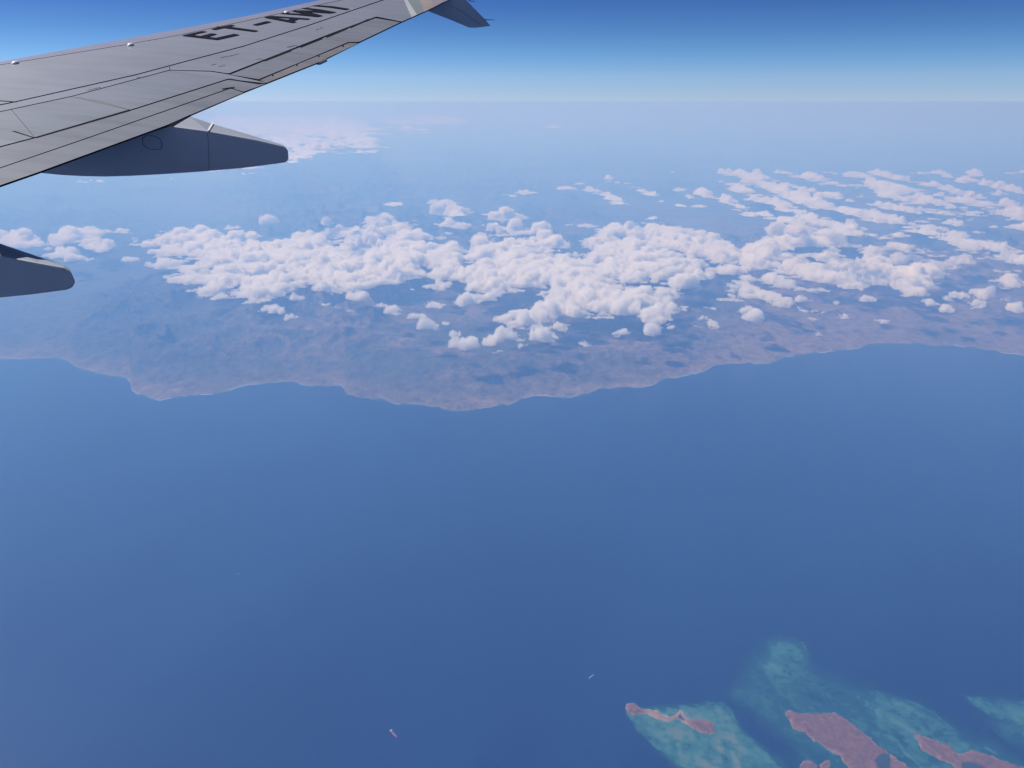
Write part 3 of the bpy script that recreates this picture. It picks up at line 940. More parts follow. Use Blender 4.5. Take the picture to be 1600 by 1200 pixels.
def build_ships():
    red = simple_mat("rust_red_paint", (0.30, 0.085, 0.07))
    deck = simple_mat("deck_paint", (0.24, 0.13, 0.12))
    white = simple_mat("ship_white_paint", (0.85, 0.85, 0.83))
    dark = simple_mat("ship_dark_paint", (0.06, 0.05, 0.06))
    # cargo ship: bow towards lower right, white deckhouse at the upper left
    p0, p1 = np.array(ground_pt(610, 1142)), np.array(ground_pt(620, 1153))
    c, d = (p0 + p1) / 2, p1 - p0
    L = float(np.linalg.norm(d))
    r = bpy.data.objects.new("cargo_ship", None)
    col.objects.link(r)
    r.location = (c[0], c[1], -ALT)
    r.rotation_euler = (0, 0, math.atan2(d[1], d[0]))
    tag(r, "red brown cargo ship with a white deckhouse on open blue water", "ship")
    V, Fc = hull_mesh(L, L * 0.19, L * 0.07)
    mesh_obj("hull", V, Fc, red, r, smooth=False)
    V, Fc = [], []
    for i in range(5):
        box(V, Fc, (L * (-0.22 + 0.135 * i), 0, L * 0.082), (L * 0.105, L * 0.125, L * 0.02))
    mesh_obj("hatch_covers", V, Fc, deck, r, smooth=False)
    V, Fc = [], []
    box(V, Fc, (-L * 0.40, 0, L * 0.10), (L * 0.11, L * 0.155, L * 0.06))
    box(V, Fc, (-L * 0.395, 0, L * 0.15), (L * 0.08, L * 0.19, L * 0.04))
    sh = mesh_obj("deckhouse", V, Fc, white, r, smooth=False)
    V, Fc = [], []
    box(V, Fc, (-L * 0.425, 0, L * 0.19), (L * 0.035, L * 0.05, L * 0.04))
    mesh_obj("funnel", V, Fc, dark, sh, smooth=False)
    for x in (-0.15, 0.12, 0.38):
        V, Fc = [], []
        box(V, Fc, (L * x, 0, L * 0.12), (L * 0.012, L * 0.012, L * 0.12))
        mesh_obj("mast", V, Fc, dark, r, smooth=False)

    def boat(a, b_, label, size, wl, fw):
        p0, p1 = np.array(ground_pt(*a)), np.array(ground_pt(*b_))
        d = p0 - p1
        ang = math.atan2(d[1], d[0])
        r = bpy.data.objects.new("motor_boat", None)
        col.objects.link(r)
        r.location = (p0[0], p0[1], -ALT)
        r.rotation_euler = (0, 0, ang)
        tag(r, label, "boat")
        V, Fc = hull_mesh(size, size * 0.3, size * 0.12, bow=0.35)
        mesh_obj("hull", V, Fc, white, r, smooth=False)
        V, Fc = [], []
        box(V, Fc, (-size * 0.05, 0, size * 0.16), (size * 0.35, size * 0.2, size * 0.1))
        mesh_obj("cabin", V, Fc, white, r, smooth=False)
        fm = bpy.data.materials["surf_foam"]
        dist = float(np.linalg.norm(d))
        V, Fc = [], []
        for i in range(9):
            t = i / 8
            w = fw * (0.9 + 0.5 * t) * (1 - 0.75 * max(0, t - .4))
            V += [(-dist * t, -w, 0.8), (-dist * t, w, 0.8)]
            if i:
                Fc.append((2 * i - 2, 2 * i - 1, 2 * i + 1, 2 * i))
        w = mesh_obj("wake", V, Fc, fm, smooth=False, kind="structure")
        w.location, w.rotation_euler = r.location.copy(), r.rotation_euler.copy()
    boat((920.2, 1059.6), (928, 1053.8), "small white boat drawing a straight bright wake above the left reef", 24, 0, 5.5)
    boat((375, 895.3), (367, 897.6), "very small pale boat with a faint wake alone on open sea", 14, 0, 4.5)


# ------------------------------------------------------------------ the wing
OUT = (math.sin(math.radians(6)), math.cos(math.radians(6)))
AFT = (math.cos(math.radians(6)), -math.sin(math.radians(6)))


def wing_z(X, Y):
    s = X * OUT[0] + Y * OUT[1]
    a = X * AFT[0] + Y * AFT[1]
    t = (-4.12 + 0.28 * (s - 10.225)) - a            # metres forward of the trailing edge
    z0 = 0.2 + 0.270 * (s - 10.225) + 0.00673 * (s - 10.225) ** 2
    return z0 + 0.12 * t - 0.012 * t * t * np.where(t > 0, 1, 0)


def on_wing(px, py, lift=0.0):
    px, py = np.atleast_1d(np.asarray(px, float)), np.atleast_1d(np.asarray(py, float))
    dx, dy, dz = ray(px, py)
    lam = np.full(px.shape, 3.0)
    lo, hi = lam.copy(), np.full(px.shape, np.nan)
    g = dz * lam - wing_z(dx * lam, dy * lam)
    for L in np.arange(3.2, 26, 0.2):
        g2 = dz * L - wing_z(dx * L, dy * L)
        cr = np.isnan(hi) & (g > 0) & (g2 <= 0)
        hi[cr] = L
        lo[cr] = L - 0.2
        g = g2
    hi = np.where(np.isnan(hi), 26, hi)
    for _ in range(28):
        mid = (lo + hi) / 2
        gm = dz * mid - wing_z(dx * mid, dy * mid)
        lo = np.where(gm > 0, mid, lo)
        hi = np.where(gm > 0, hi, mid)
    lam = (lo + hi) / 2
    return np.stack([dx * lam, dy * lam, dz * lam + lift], -1)


def resample(line, n):
    p = np.array(line, float)
    d = np.concatenate([[0], np.cumsum(np.hypot(*np.diff(p, axis=0).T))])
    t = np.linspace(0, d[-1], n)
    return np.stack([np.interp(t, d, p[:, 0]), np.interp(t, d, p[:, 1])], -1)


def patch(name, top, bot, mat, parent, lift=0.003, thick=0.007, nu=40, nv=8, shrink=0.0):
    """a plate lying on the wing surface between two traced lines"""
    a, b = resample(top, nu), resample(bot, nu)
    t = np.linspace(0, 1, nv)[:, None, None]
    P = a[None] * (1 - t) + b[None] * t
    W = on_wing(P[..., 0].ravel(), P[..., 1].ravel(), lift)
    n = nu * nv
    lower = W.copy()
    lower[:, 2] -= thick
    V = np.concatenate([W, lower, W])
    Fc = grid_faces(nv, nu)[:, ::-1]
    Fl = grid_faces(nv, nu) + n
    idx = np.arange(n).reshape(nv, nu)
    side = []
    for e in (idx[0], idx[-1][::-1], idx[:, 0][::-1], idx[:, -1]):
        side.append(np.stack([e[:-1] + 2 * n, e[1:] + 2 * n, e[1:] + n, e[:-1] + n], -1))
    o = mesh_obj(name, V, np.concatenate([Fc, Fl] + side), [mat, bpy.data.materials["dark_seal"]], parent, smooth=False)
    mi = np.ones(len(o.data.polygons), np.int32)
    mi[:len(Fc)] = 0
    o.data.polygons.foreach_set("material_index", mi)
    sm = np.zeros(len(o.data.polygons), bool)
    sm[:len(Fc)] = True
    o.data.polygons.foreach_set("use_smooth", sm)
    return o


def decal(name, polys, mat, parent, lift=0.0052, smooth=False, split=False):
    if split:
        for poly in polys:
            decal(name, [poly], mat, parent, lift)
        return
    V, Fc = [], []
    for poly in polys:
        p = []
        for i in range(len(poly)):                       # subdivide the outline so that it follows the curved skin
            x0, y0 = poly[i]
            x1, y1 = poly[(i + 1) % len(poly)]
            k = max(1, int(math.hypot(x1 - x0, y1 - y0) / 6))
            p += [(x0 + (x1 - x0) * j / k, y0 + (y1 - y0) * j / k) for j in range(k)]
        tris = geometry.tessellate_polygon([[Vector((x, y, 0)) for x, y in p]])
        off = len(V)
        W = on_wing([q[0] for q in p], [q[1] for q in p], lift)
        V += [tuple(w) for w in W]
        for t in tris:
            v = [off + i for i in t]
            A, B_, C_ = (Vector(V[i]) for i in v)
            if (B_ - A).cross(C_ - A).z < 0:
                v.reverse()
            Fc.append(tuple(v))
    return mesh_obj(name, V, Fc, mat, parent, smooth=False)


LE_OUT = [(-60, 108), (0, 97), (100, 78.5), (200, 60.5), (300, 42), (380, 26.5), (440, 13.5), (502, 0), (560, -14), (620, -29), (690, -47)]
LE_IN = [(-60, 112.5), (0, 101.8), (24, 98), (204, 69), (280, 55), (340, 42.5), (400, 29.5), (460, 16.5), (535, 0), (600, -16), (680, -38)]
L1 = [(-60, 177), (0, 164.5), (25, 159.5), (212, 117.5), (300, 94), (380, 73), (480, 41), (600, 0), (680, -28)]
L2 = [(-60, 188), (0, 175), (112, 151), (187, 131), (265, 110)]
L3 = [(-60, 245), (0, 230), (55, 215.5), (203, 173), (357, 124)]
L4 = [(-60, 280), (0, 263), (140, 215), (362, 137.5)]
TE_IN = [(-60, 312), (0, 290), (58, 270), (260, 196), (297, 180), (381, 144.8)]
TE_OUT = [(417, 130), (500, 97), (560, 67), (627, 35), (668, 17), (693, 4), (720, -8)]


def off(line, dy):
    return [(x, y + dy) for x, y in line]


def clip_line(line, x0, x1):
    p = np.array(line, float)
    ins = [(x0, float(np.interp(x0, p[:, 0], p[:, 1])))] + [tuple(q) for q in p if x0 < q[0] < x1] + [(x1, float(np.interp(x1, p[:, 0], p[:, 1])))]
    return ins


def paint_mat(name, c, rough=0.42, dirt=0.5, streak=(0.8, 6.0, 1.0)):
    m, nt, b = new_mat(name)
    pos = nt.nodes.new("ShaderNodeNewGeometry").outputs["Position"]
    rot = nt.nodes.new("ShaderNodeMapping")
    rot.inputs["Rotation"].default_value = (0, 0, math.radians(6))
    nt.links.new(pos, rot.inputs[0])
    n1 = noise_node(nt, 1.0, 6, 0.6, vec=rot.outputs[0], mapscale=streak)
    n2 = noise_node(nt, 0.7, 5, 0.55, vec=rot.outputs[0])
    dk = tuple(x * (1 - 0.42 * dirt) * y for x, y in zip(c, (1.0, 0.97, 0.93)))
    lt = tuple(x * 1.05 for x in c)
    c1 = ramp(nt, n1, [(0.30, dk), (0.55, c), (0.8, lt)])
    c2 = ramp(nt, n2, [(0.32, tuple(x * (1 - .16 * dirt) for x in c)), (0.6, lt)])
    nt.links.new(mix_col(nt, 0.5, c1, c2), b.inputs["Base Color"])
    b.inputs["Roughness"].default_value = rough
    b.inputs["Specular IOR Level"].default_value = 0.35
    return m


def prism(name, ring0, ring1, mat, parent, bevel=0.02):
    n = len(ring0)
    V = list(ring0) + list(ring1)
    Fc = [tuple(range(n)), tuple(range(2 * n - 1, n - 1, -1))]
    for i in range(n):
        j = (i + 1) % n
        Fc.append((j, i, n + i, n + j))
    o = mesh_obj(name, V, Fc, mat, parent, smooth=False)
    if bevel:
        bv = o.modifiers.new("bevel", 'BEVEL')
        bv.width = bevel
        bv.segments = 2
        bv.limit_method = 'ANGLE'
        bv.angle_limit = math.radians(25)
    return o


def on_splane(px, py, s):
    """pixel -> point on the vertical plane at outboard distance s"""
    dx, dy, dz = ray(px, py)
    lam = s / (dx * OUT[0] + dy * OUT[1])
    return np.stack([dx * lam, dy * lam, dz * lam], -1)


def build_wing():
    root = bpy.data.objects.new("airliner", None)
    root.location = (0, 0, 0)
    col.objects.link(root)
    tag(root, "grey airliner wing with dark registration letters ET-AWI, spoilers and flap fairings", "wing")
    grey = paint_mat("wing_grey_paint", (0.245, 0.255, 0.295))
    grey2 = paint_mat("spoiler_grey_paint", (0.225, 0.242, 0.275), dirt=0.9)
    metal = paint_mat("bare_leading_edge", (0.30, 0.29, 0.36), rough=0.35, dirt=0.3)
    flapm = paint_mat("flap_grey_paint", (0.215, 0.22, 0.245), dirt=0.9)
    fair = paint_mat("fairing_grey_paint", (0.33, 0.345, 0.39), rough=0.5, dirt=0.4)
    gap = simple_mat("dark_seal", (0.010, 0.011, 0.018), 0.9)
    navy = simple_mat("navy_lettering", (0.008, 0.009, 0.022), 0.9)
    navy.node_tree.nodes["Principled BSDF"].inputs["Specular IOR Level"].default_value = 0.05
    gap.node_tree.nodes["Principled BSDF"].inputs["Specular IOR Level"].default_value = 0.05

    # structural core under the plates: closed body with a rounded nose, thinning to the trailing edge
    nu, nv = 90, 12
    a = resample(off(LE_OUT, 0.6), nu)
    te = TE_IN + TE_OUT
    te[-len(TE_OUT) - 1] = (381, 144.2)
    b = resample(off(te, -1.5), nu)
    t = np.linspace(0, 1, nv)[:, None, None]
    P = a[None] * (1 - t) + b[None] * t
    W = on_wing(P[..., 0].ravel(), P[..., 1].ravel(), -0.004).reshape(nv, nu, 3)
    chord = np.linalg.norm(W[0] - W[-1], axis=1)
    lower = W.copy()
    tt = np.linspace(0, 1, nv)[:, None]
    lower[..., 2] -= (0.018 + 0.30 * (1 - tt) ** 0.8 * tt ** 0.25 * chord[None] / 4.5 + 0.06 * (1 - tt))
    nose = []
    for fwd, dz in ((0.05, -0.02), (0.10, -0.07), (0.11, -0.13), (0.06, -0.18)):
        q = W[0].copy()
        q[:, 0] -= AFT[0] * fwd
        q[:, 1] -= AFT[1] * fwd
        q[:, 2] += dz
        nose.append(q)
    ring = [W[-1 - i] for i in range(nv)] + nose + [lower[i] for i in range(1, nv)]
    V = np.concatenate(ring)
    nr = len(ring)
    Fc = grid_faces(nr, nu)
    i = np.arange(nu - 1)
    close = np.stack([(nr - 1) * nu + i, (nr - 1) * nu + i + 1, i + 1, i], -1)
    o = mesh_obj("wing_box", V, np.concatenate([Fc, close]), [gap, grey], root)
    mi = np.zeros(len(o.data.polygons), np.int32)
    rows = np.repeat(np.arange(nr - 1), nu - 1)
    mi[:len(rows)] = (rows >= nv - 1).astype(int)
    o.data.polygons.foreach_set("material_index", mi)

    patch("slat", LE_OUT, off(LE_IN, -0.35), metal, root, nu=60, nv=4)
    patch("upper_skin", off(LE_IN, 0.3), off(L1, -1.0), grey, root, nu=80, nv=14)
    patch("rear_skin", clip_line(off(L1, 0.55), -60, 264.5), clip_line(off(L2, -0.55), -60, 265), grey, root, nu=50, nv=4)
    patch("outboard_skin", clip_line(off(L1, 0.5), 265.2, 690), [(266, 109.6), (330, 111), (357, 115.2), (384, 104.6), (412, 93.6), (455, 76.8), (503, 57.9), (542, 43), (588, 26.0), (627.5, 34.0), (668, 16.6), (693, 3.6), (720, -8)],
          grey, root, nu=110, nv=12)
    patch("closure_panel", [(267, 110.4), (330, 112.2), (357, 116.6), (415, 129.2)], [(267, 111), (310, 117.2), (357, 123.6), (415, 130.3)], grey, root, nu=30, nv=3, lift=0.002)
    # spoilers: four panels hinged at the front
    def spoiler(x0t, x1t, x0b, x1b, d=0.3):
        patch("spoiler", off(clip_line(L2, x0t + d, x1t - d), 0.6), off(clip_line(L3, x0b + d, x1b - d), -0.9), grey2, root, nu=24, nv=8)
    spoiler(-60, 18, -60, 54)
    spoiler(18, 112, 54, 203)
    spoiler(112, 187.5, 203.4, 281, 0.12)
    spoiler(187.5, 265, 281, 355.5, 0.12)
    # flap, split by the long joint line
    patch("flap_leading_panel", off(L3[:-1], 0.95) + [(357, 124.9), (404, 132.2), (415, 131.4)], off(L4, -0.7) + [(368, 140), (381, 143.6)], flapm, root, nu=90, nv=5)
    patch("flap_trailing_panel", off(L4, 0.75) + [(366, 140.6), (379, 144.3)], TE_IN[:-1] + [(380, 145.3)], flapm, root, nu=90, nv=5)
    # aileron with its tab
    patch("aileron", [(360, 116.9), (384, 107.4), (412, 96.3), (455, 79.6), (503, 60.6), (542, 45.6), (587, 28.8)],
          [(404, 124.2), (470, 97.2), (544, 66.0), (561, 65.9), (625, 35.2)], flapm, root, nu=60, nv=6)
    patch("aileron_tab", [(406, 125.8), (470, 98.6), (545, 67.6), (559, 67.9)], [(417, 129.6), (470, 108.5), (500, 96.6), (530, 82), (559, 68.4)], paint_mat("tab_paint", (0.225, 0.205, 0.21), dirt=1.0), root, nu=40, nv=3)
    prism("tab_rod_cover", [tuple(q) for q in on_wing([494, 500, 511, 509], [97.5, 97.6, 92.5, 90.8], 0.0)],
          [tuple(q) for q in on_wing([494, 500, 511, 509], [97.5, 97.6, 92.5, 90.8], -0.03)], flapm, root, 0.0)
    # dark open joints: thick at the spoiler rear edge and along the aileron hinge
    decal("spoiler_rear_gap", [[(57, 214.2), (203, 171.2), (203.6, 174.0), (57, 216.6)]], gap, root, 0.0042)
    decal("outboard_gap", [[(358, 123.0), (404, 131.0), (417, 130), (404, 132.2), (357, 124.8)]], gap, root, 0.0042)
    decal("hinge_gap", [[(412, 94.4), (454, 78.2), (456, 80.3), (414, 96.6)], [(468, 73.2), (503, 59.2), (505, 61.3), (470, 75.3)],
                        [(509, 57.3), (542, 43.4), (544, 45.6), (511, 59.6)], [(546, 42.6), (576, 29.6), (577.5, 31.6), (548, 44.6)]], gap, root, 0.0042, split=True)
    decal("panel_seam", [[(18, 205.5), (24, 205.6), (54, 215.4), (52, 216.0)], [(-60, 168), (0, 157.4), (26, 159.4), (26, 160.6), (0, 158.6), (-60, 170)],
                            [(347, 138.8), (362, 136.6), (368, 140), (362, 138.0), (348, 140.6)],
                            [(448, 74.2), (460, 71.4), (469, 73.2), (460, 72.1), (449, 74.8)], [(504, 58.3), (510, 56.6), (509, 57.2)],
                            [(398, 93.6), (406, 92.0), (413, 94.0), (406, 92.7)]], gap, root, 0.0046, split=True)
    stain = simple_mat("brown_stain", (0.17, 0.135, 0.12), 0.7)
    decal("grime_streak", [[(508, 60.0), (545, 65.2), (545, 66.3), (508, 61.2)], [(113, 151.4), (160, 158.9), (203, 172.2), (160, 160.4)]], stain, root, 0.0050, split=True)
    # tiny maintenance stencils too small to read: short dashes
    rnd = random.Random(4)
    for (x, y, ln) in ((137, 141.5, 18), (345, 90.5, 12), (358, 88, 14), (330, 102, 8), (342, 104.5, 8), (493, 47, 5), (500, 44.5, 3), (214, 122, 3), (392, 152, 0)):
        xx = x
        sten = []
        while xx < x + ln:
            w = rnd.uniform(1.0, 2.4)
            sten.append([(xx, y - (xx - x) * 0.24), (xx + w, y - (xx + w - x) * 0.24), (xx + w, y + 0.7 - (xx + w - x) * 0.24), (xx, y + 0.7 - (xx - x) * 0.24)])
            xx += w + 0.7
        if sten:
            decal("stencil_mark", sten, navy, root, 0.0050)
    for x in (424, 462, 496, 534):
        yb = np.interp(x, [404, 470, 545], [125.4, 97.8, 66.8])
        decal("tab_hinge", [[(x, yb), (x + 2.6, yb - 0.9), (x + 3.4, yb + 2.2), (x + 1.6, yb + 2.9)]], gap, root, 0.0055)

    # registration letters, each a part
    E = [(283.5, 56.7), (315.5, 49.8), (324.5, 50.3), (301, 55.3), (313, 57.6), (330, 53.2), (340, 54.4), (324, 58.6), (337.5, 60.2), (366, 54.0), (374.8, 55.5), (339.5, 63.3)]
    decal("letter_e", [E], navy, root, 0.012)
    decal("letter_t", [[(329, 46.8), (344, 43.2), (361, 39.9), (368, 40.5), (337, 47.5)], [(344, 43.9), (355, 42.2), (404.5, 49.2), (397, 50.6)]], navy, root, 0.012)
    decal("hyphen", [[(394, 39.8), (416, 34.2), (424.8, 35.3), (402, 40.7)]], navy, root, 0.012)
    decal("letter_a", [[(412, 28.3), (421, 26.4), (464, 35.3), (457, 36.7)], [(418, 27.0), (425, 25.9), (486, 30.3), (480, 31.6)], [(449, 32.2), (460, 28.8), (469, 29.7), (458, 34.0)]], navy, root, 0.012)
    decal("letter_w", [[(436, 22.3), (444, 21.3), (470, 22.6), (505, 25.6), (496, 27.3), (465, 24.3)], [(455, 18.3), (463, 17.3), (485, 20.4), (504, 25.5), (490, 26.6), (470, 21.4)],
                       [(457, 18.3), (470, 17.2), (495, 18.0), (526, 20.3), (515, 21.8), (490, 20.0)], [(470, 13.9), (478, 13.2), (500, 15.6), (526, 20.2), (508, 20.6), (490, 16.8)]], navy, root, 0.012)
    decal("letter_i", [[(487, 9.9), (495, 9.1), (520, 10.8), (547, 14.9), (540, 16.3), (512, 12.2)]], navy, root, 0.012)

    # livery bands on the wing tip, reflection put into their muted colours
    lw = simple_mat("livery_white", (0.52, 0.50, 0.50), 0.4)
    lg = simple_mat("livery_green", (0.24, 0.27, 0.26), 0.4)
    ly = simple_mat("livery_tan", (0.36, 0.30, 0.26), 0.4)
    lr = simple_mat("livery_rose", (0.33, 0.27, 0.29), 0.4)
    decal("livery_band", [[(622, -20), (631, 0), (643, 27.5), (651.5, 23.5), (636.5, 0), (628, -20)]], lw, root, 0.0050)
    decal("livery_band", [[(628.3, -20), (636.8, 0), (651.8, 23.4), (662.5, 18.6), (655, 0), (648, -20)]], lg, root, 0.0050)
    decal("livery_band", [[(648.3, -20), (655.3, 0), (662.8, 18.5), (678, 11.5), (672, -20)]], ly, root, 0.0050)
    decal("livery_band", [[(672.3, -20), (678.3, 11.3), (692, 4.0), (700, -20)]], lr, root, 0.0050)

    # small pale caps along the leading edge
    for x, y in ((24, 99.5), (204, 71.2), (448, 20.4)):
        c = on_wing([x], [y])[0]
        V, Fc = [], []
        for k, (rr, h) in enumerate(((0.045, 0.004), (0.038, 0.022), (0.018, 0.03))):
            for j in range(10):
                an = j * math.tau / 10
                V.append((c[0] + rr * math.cos(an), c[1] + rr * 1.2 * math.sin(an), c[2] + h + 0.27 * rr * math.sin(an)))
        for k in range(2):
            for j in range(10):
                Fc.append((k * 10 + j, k * 10 + (j + 1) % 10, (k + 1) * 10 + (j + 1) % 10, (k + 1) * 10 + j))
        Fc.append(tuple(range(20, 30)))
        mesh_obj("cap", V, Fc, simple_mat("cap_white", (0.75, 0.75, 0.78), 0.4), root)
    # dark fitting on the leading edge above the T
    decal("slat_fitting", [[(337, 44.6), (340, 43.4), (343, 43.6), (341, 45.2)]], navy, root, 0.02)

    # flap track fairings: inboard face on plane s0, outboard face on plane s1
    def fairing(s0, s1, up0, up1, low, hatch=None, joint=None):
        u0 = [on_splane(x, y, s0) for x, y in up0]
        lo = [on_splane(x, y, s0) for x, y in low]
        u1 = [on_splane(x, y, s1) for x, y in up1]
        sh = np.array([OUT[0], OUT[1], 0.0]) * (s1 - s0)
        l1 = [on_splane(x - 2.5, y - 1.5, s1) for x, y in low]
        r0 = [tuple(p) for p in u0 + lo]
        r1 = [tuple(p) for p in u1 + l1]
        f = prism("flap_track_fairing", r0, r1, fair, root, 0.014)
        return f
    w0 = on_wing([265], [195.5])[0]
    w1 = on_wing([297], [180])[0]
    s0 = float(w0[0] * OUT[0] + w0[1] * OUT[1])
    s1 = float(w1[0] * OUT[0] + w1[1] * OUT[1])
    print("fairing planes", s0, s1, "wing depth", w0, w1)
    print("LE/TE check", on_wing([0, 502, 0, 417, 690], [97, 0, 290, 130, 5]))
    lowA = [(451, 249), (446, 254), (380, 262.5), (310, 268.5), (250, 272.5), (200, 275), (165, 276), (130, 275.3), (100, 273.8), (65, 270.5), (30, 262), (30, 250)]
    sB = s0 + 0.30
    f1 = fairing(s0, s1, [(120, 232), (200, 214), (265, 197), (325, 205), (400, 218.5), (443, 228.5), (450, 236)],
                 [(170, 205), (250, 190), (297, 181), (332, 193), (400, 213.3), (442, 226.2), (449, 233)], lowA)
    # dark slot where the fairing meets the flap, joint line and round access panel
    V, Fc = [], []
    ring = []
    for k in range(28):
        an = k * math.tau / 28
        c_, s_ = math.cos(an), math.sin(an)
        rx = abs(c_) ** 0.75 * math.copysign(1, c_)
        ry = abs(s_) ** 0.75 * math.copysign(1, s_)
        ring.append((rx, ry))
    for k in range(28):
        for rr in (1.0, 0.945):
            p = on_splane(238 + 15.2 * rr * ring[k][0] + 2.0 * ring[k][1] * rr, 222.8 + 11.0 * rr * ring[k][1] + 1.2 * ring[k][0] * rr, s0)
            V.append(tuple(p - np.array([OUT[0], OUT[1], 0]) * 0.003))
    for k in range(28):
        a0, b0 = 2 * k, 2 * ((k + 1) % 28)
        Fc.append((a0, b0, b0 + 1, a0 + 1))
    mesh_obj("access_panel_seam", V, Fc, gap, f1, smooth=False)
    def sstrip(name, pts, w, s, mat, parent, d=0.003):
        V, Fc = [], []
        p = np.array(pts, float)
        for i in range(len(p)):
            tdir = p[min(i + 1, len(p) - 1)] - p[max(i - 1, 0)]
            nrm = np.array([-tdir[1], tdir[0]]) / (np.hypot(*tdir) + 1e-9) * w / 2
            for sg in (-1, 1):
                q = on_splane(*(p[i] + sg * nrm), s)
                V.append(tuple(q - np.array([OUT[0], OUT[1], 0]) * d))
        for i in range(len(p) - 1):
            Fc.append((2 * i, 2 * i + 1, 2 * i + 3, 2 * i + 2))
        return mesh_obj(name, V, Fc, mat, parent, smooth=False)
    sstrip("joint_line", [(324, 206.5), (325, 214), (326, 232), (327, 266)], 0.7, s0, simple_mat("faint_seam", (0.12, 0.13, 0.16), 0.8), f1)
    pale = simple_mat("pale_edge", (0.62, 0.62, 0.62), 0.5)
    q0, q1 = on_splane(332.5, 192.6, s1), on_splane(325.3, 204.8, s0)
    ax = np.array([AFT[0], AFT[1], 0]) * 0.012
    up = np.array([0, 0, 0.006])
    mesh_obj("top_joint", [tuple(q0 - ax + up), tuple(q0 + ax + up), tuple(q1 + ax + up), tuple(q1 - ax + up)], [(0, 1, 2, 3)], pale, f1, smooth=False)
    # black slot between flap and fairing top
    pa, pb = on_splane(262, 196.5, s0), on_splane(297.5, 180.4, s1)
    pc, pd_ = on_splane(299, 182.6, s1), on_splane(270, 198.0, s0)
    mesh_obj("flap_slot", [tuple(p + up * 1.5) for p in (pa, pb, pc, pd_)], [(0, 1, 2, 3)], gap, f1, smooth=False)

    s2 = s0 - 2.35
    fairing(s2, s2 + (s1 - s0) * 0.8, [(-220, 352), (-100, 376), (0, 399.5), (60, 411), (100, 418), (110, 424)], [(-260, 308), (-110, 342), (0, 379.5), (60, 400.5), (100, 413.8), (109, 420)],
            [(118, 440), (113, 449.5), (103, 453), (50, 460), (0, 465), (-100, 473), (-220, 470), (-300, 440)])

    # the fuselage side behind the window, out of frame: it throws light back onto the fairings
    V, Fc = [], []
    for i in range(13):
        for j in range(33):
            an = j * math.tau / 32
            s_, z_, a_2 = -0.45 - 1.88 + 1.88 * math.cos(an), -0.35 + 1.95 * math.sin(an), -16 + 2.6 * i
            V.append((OUT[0] * s_ + AFT[0] * a_2, OUT[1] * s_ + AFT[1] * a_2, z_))
    for i in range(12):
        for j in range(32):
            Fc.append((33 * i + j, 33 * i + j + 1, 33 * (i + 1) + j + 1, 33 * (i + 1) + j))
    mesh_obj("fuselage", V, Fc, simple_mat("fuselage_white", (0.78, 0.78, 0.78), 0.4), root)

    # wing tip: upper winglet blade (out of frame) and the lower blade seen under the tip
    tl, tt_ = on_wing([690], [-47])[0], on_wing([720], [-8])[0]
    o_, a_ = np.array([OUT[0], OUT[1], 0.0]), np.array([AFT[0], AFT[1], 0.0])
    upz = np.array([0, 0, 1.0])
    secs = [(tl, tt_), (tl + o_ * .45 + upz * .35 + a_ * .35, tt_ + o_ * .45 + upz * .35 + a_ * .15), (tl + o_ * .7 + upz * 1.0 + a_ * .75, tt_ + o_ * .7 + upz * 1.0 + a_ * .45),
            (tl + o_ * 1.05 + upz * 2.5 + a_ * 1.7, tt_ + o_ * 1.05 + upz * 2.5 + a_ * 1.15)]
    V, Fc = [], []
    for l, tr in secs:
        mid = l * .6 + tr * .4
        th = np.linalg.norm(tr - l) * 0.05
        nrm = (-o_ * .8 + upz * .6)
        V += [tuple(l), tuple(mid + nrm * th), tuple(tr), tuple(mid - nrm * th)]
    for i in range(3):
        for j in range(4):
            Fc.append((4 * i + j, 4 * i + (j + 1) % 4, 4 * i + 4 + (j + 1) % 4, 4 * i + 4 + j))
    Fc += [(3, 2, 1, 0), (12, 13, 14, 15)]
    mesh_obj("winglet", V, Fc, lr, root, smooth=False)
    ss = float(tt_[0] * OUT[0] + tt_[1] * OUT[1])
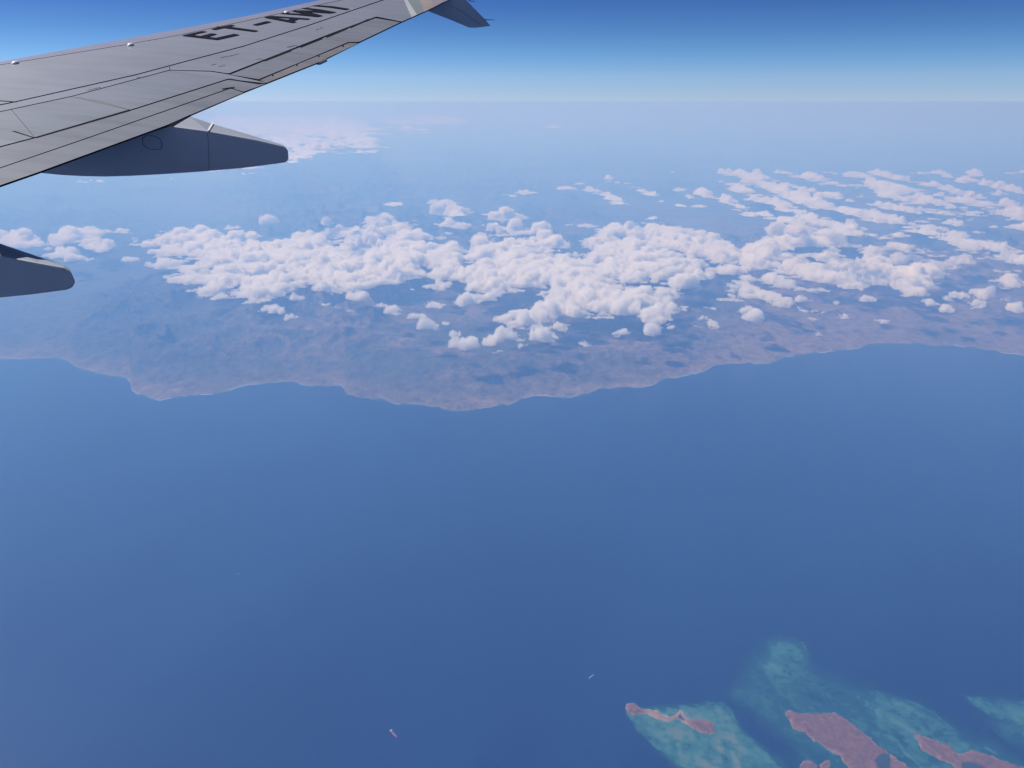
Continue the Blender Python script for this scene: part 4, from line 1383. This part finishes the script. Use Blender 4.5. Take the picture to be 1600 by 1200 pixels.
    pts = [(664, 15.5), (680, 4), (697, -22), (716, -26), (728, 0), (757, 29.6), (766, 40.4), (744, 43), (733, 43), (700, 29.5)]
    fin_s = min(ss, 15.2)
    r0 = [tuple(on_splane(x, y, fin_s)) for x, y in pts]
    r1 = [tuple(on_splane(x, y, fin_s) + o_ * 0.05) for x, y in pts]
    fin = prism("lower_winglet", r0, r1, paint_mat("winglet_blue_grey", (0.36, 0.385, 0.44), rough=0.4), root, 0.012)
    sstrip("leading_edge_strip", [(702, 8), (722, 18), (738, 30), (750, 38)], 0.8, fin_s, simple_mat("faint_edge", (0.12, 0.15, 0.22), 0.6), fin)
    for (x0, y0, x1, y1) in ((732, 1.2, 743, 2.4), (758, 30.8, 773, 31.2)):
        A, B_ = on_splane(x0, y0, fin_s), on_splane(x1, y1, fin_s)
        d = (B_ - A)
        V, Fc = [], []
        for k, (tq, rr) in enumerate(((0, .008), (1, .004))):
            for j in range(6):
                an = j * math.tau / 6
                V.append(tuple(A + d * tq + upz * rr * math.sin(an) + o_ * rr * math.cos(an)))
        for j in range(6):
            Fc.append((j, (j + 1) % 6, 6 + (j + 1) % 6, 6 + j))
        mesh_obj("static_wick", V, Fc, gap, fin)


# ------------------------------------------------------------------ the air
def build_haze():
    R, top, bot = 620000.0, 6.5, -ALT - 31
    V, Fc = [], []
    box(V, Fc, (0, 0, (top + bot) / 2), (2 * R, 2 * R, top - bot))
    m = bpy.data.materials.new("air_haze")
    m.use_nodes = True
    nt = m.node_tree
    nt.nodes.remove(nt.nodes["Principled BSDF"])
    vol = nt.nodes.new("ShaderNodeVolumePrincipled")
    vol.inputs["Color"].default_value = (0.215, 0.475, 1.0, 1)
    vol.inputs["Absorption Color"].default_value = (0.78, 0.72, 1, 1)
    vol.inputs["Density"].default_value = 3.1e-5
    vol.inputs["Anisotropy"].default_value = 0.15
    nt.links.new(vol.outputs[0], nt.nodes["Material Output"].inputs["Volume"])
    o = mesh_obj("haze", V, Fc, m, kind="stuff", smooth=False)


build_sea()
build_land()
build_reef()
build_islands()
build_clouds()
build_ships()
build_wing()
build_haze()
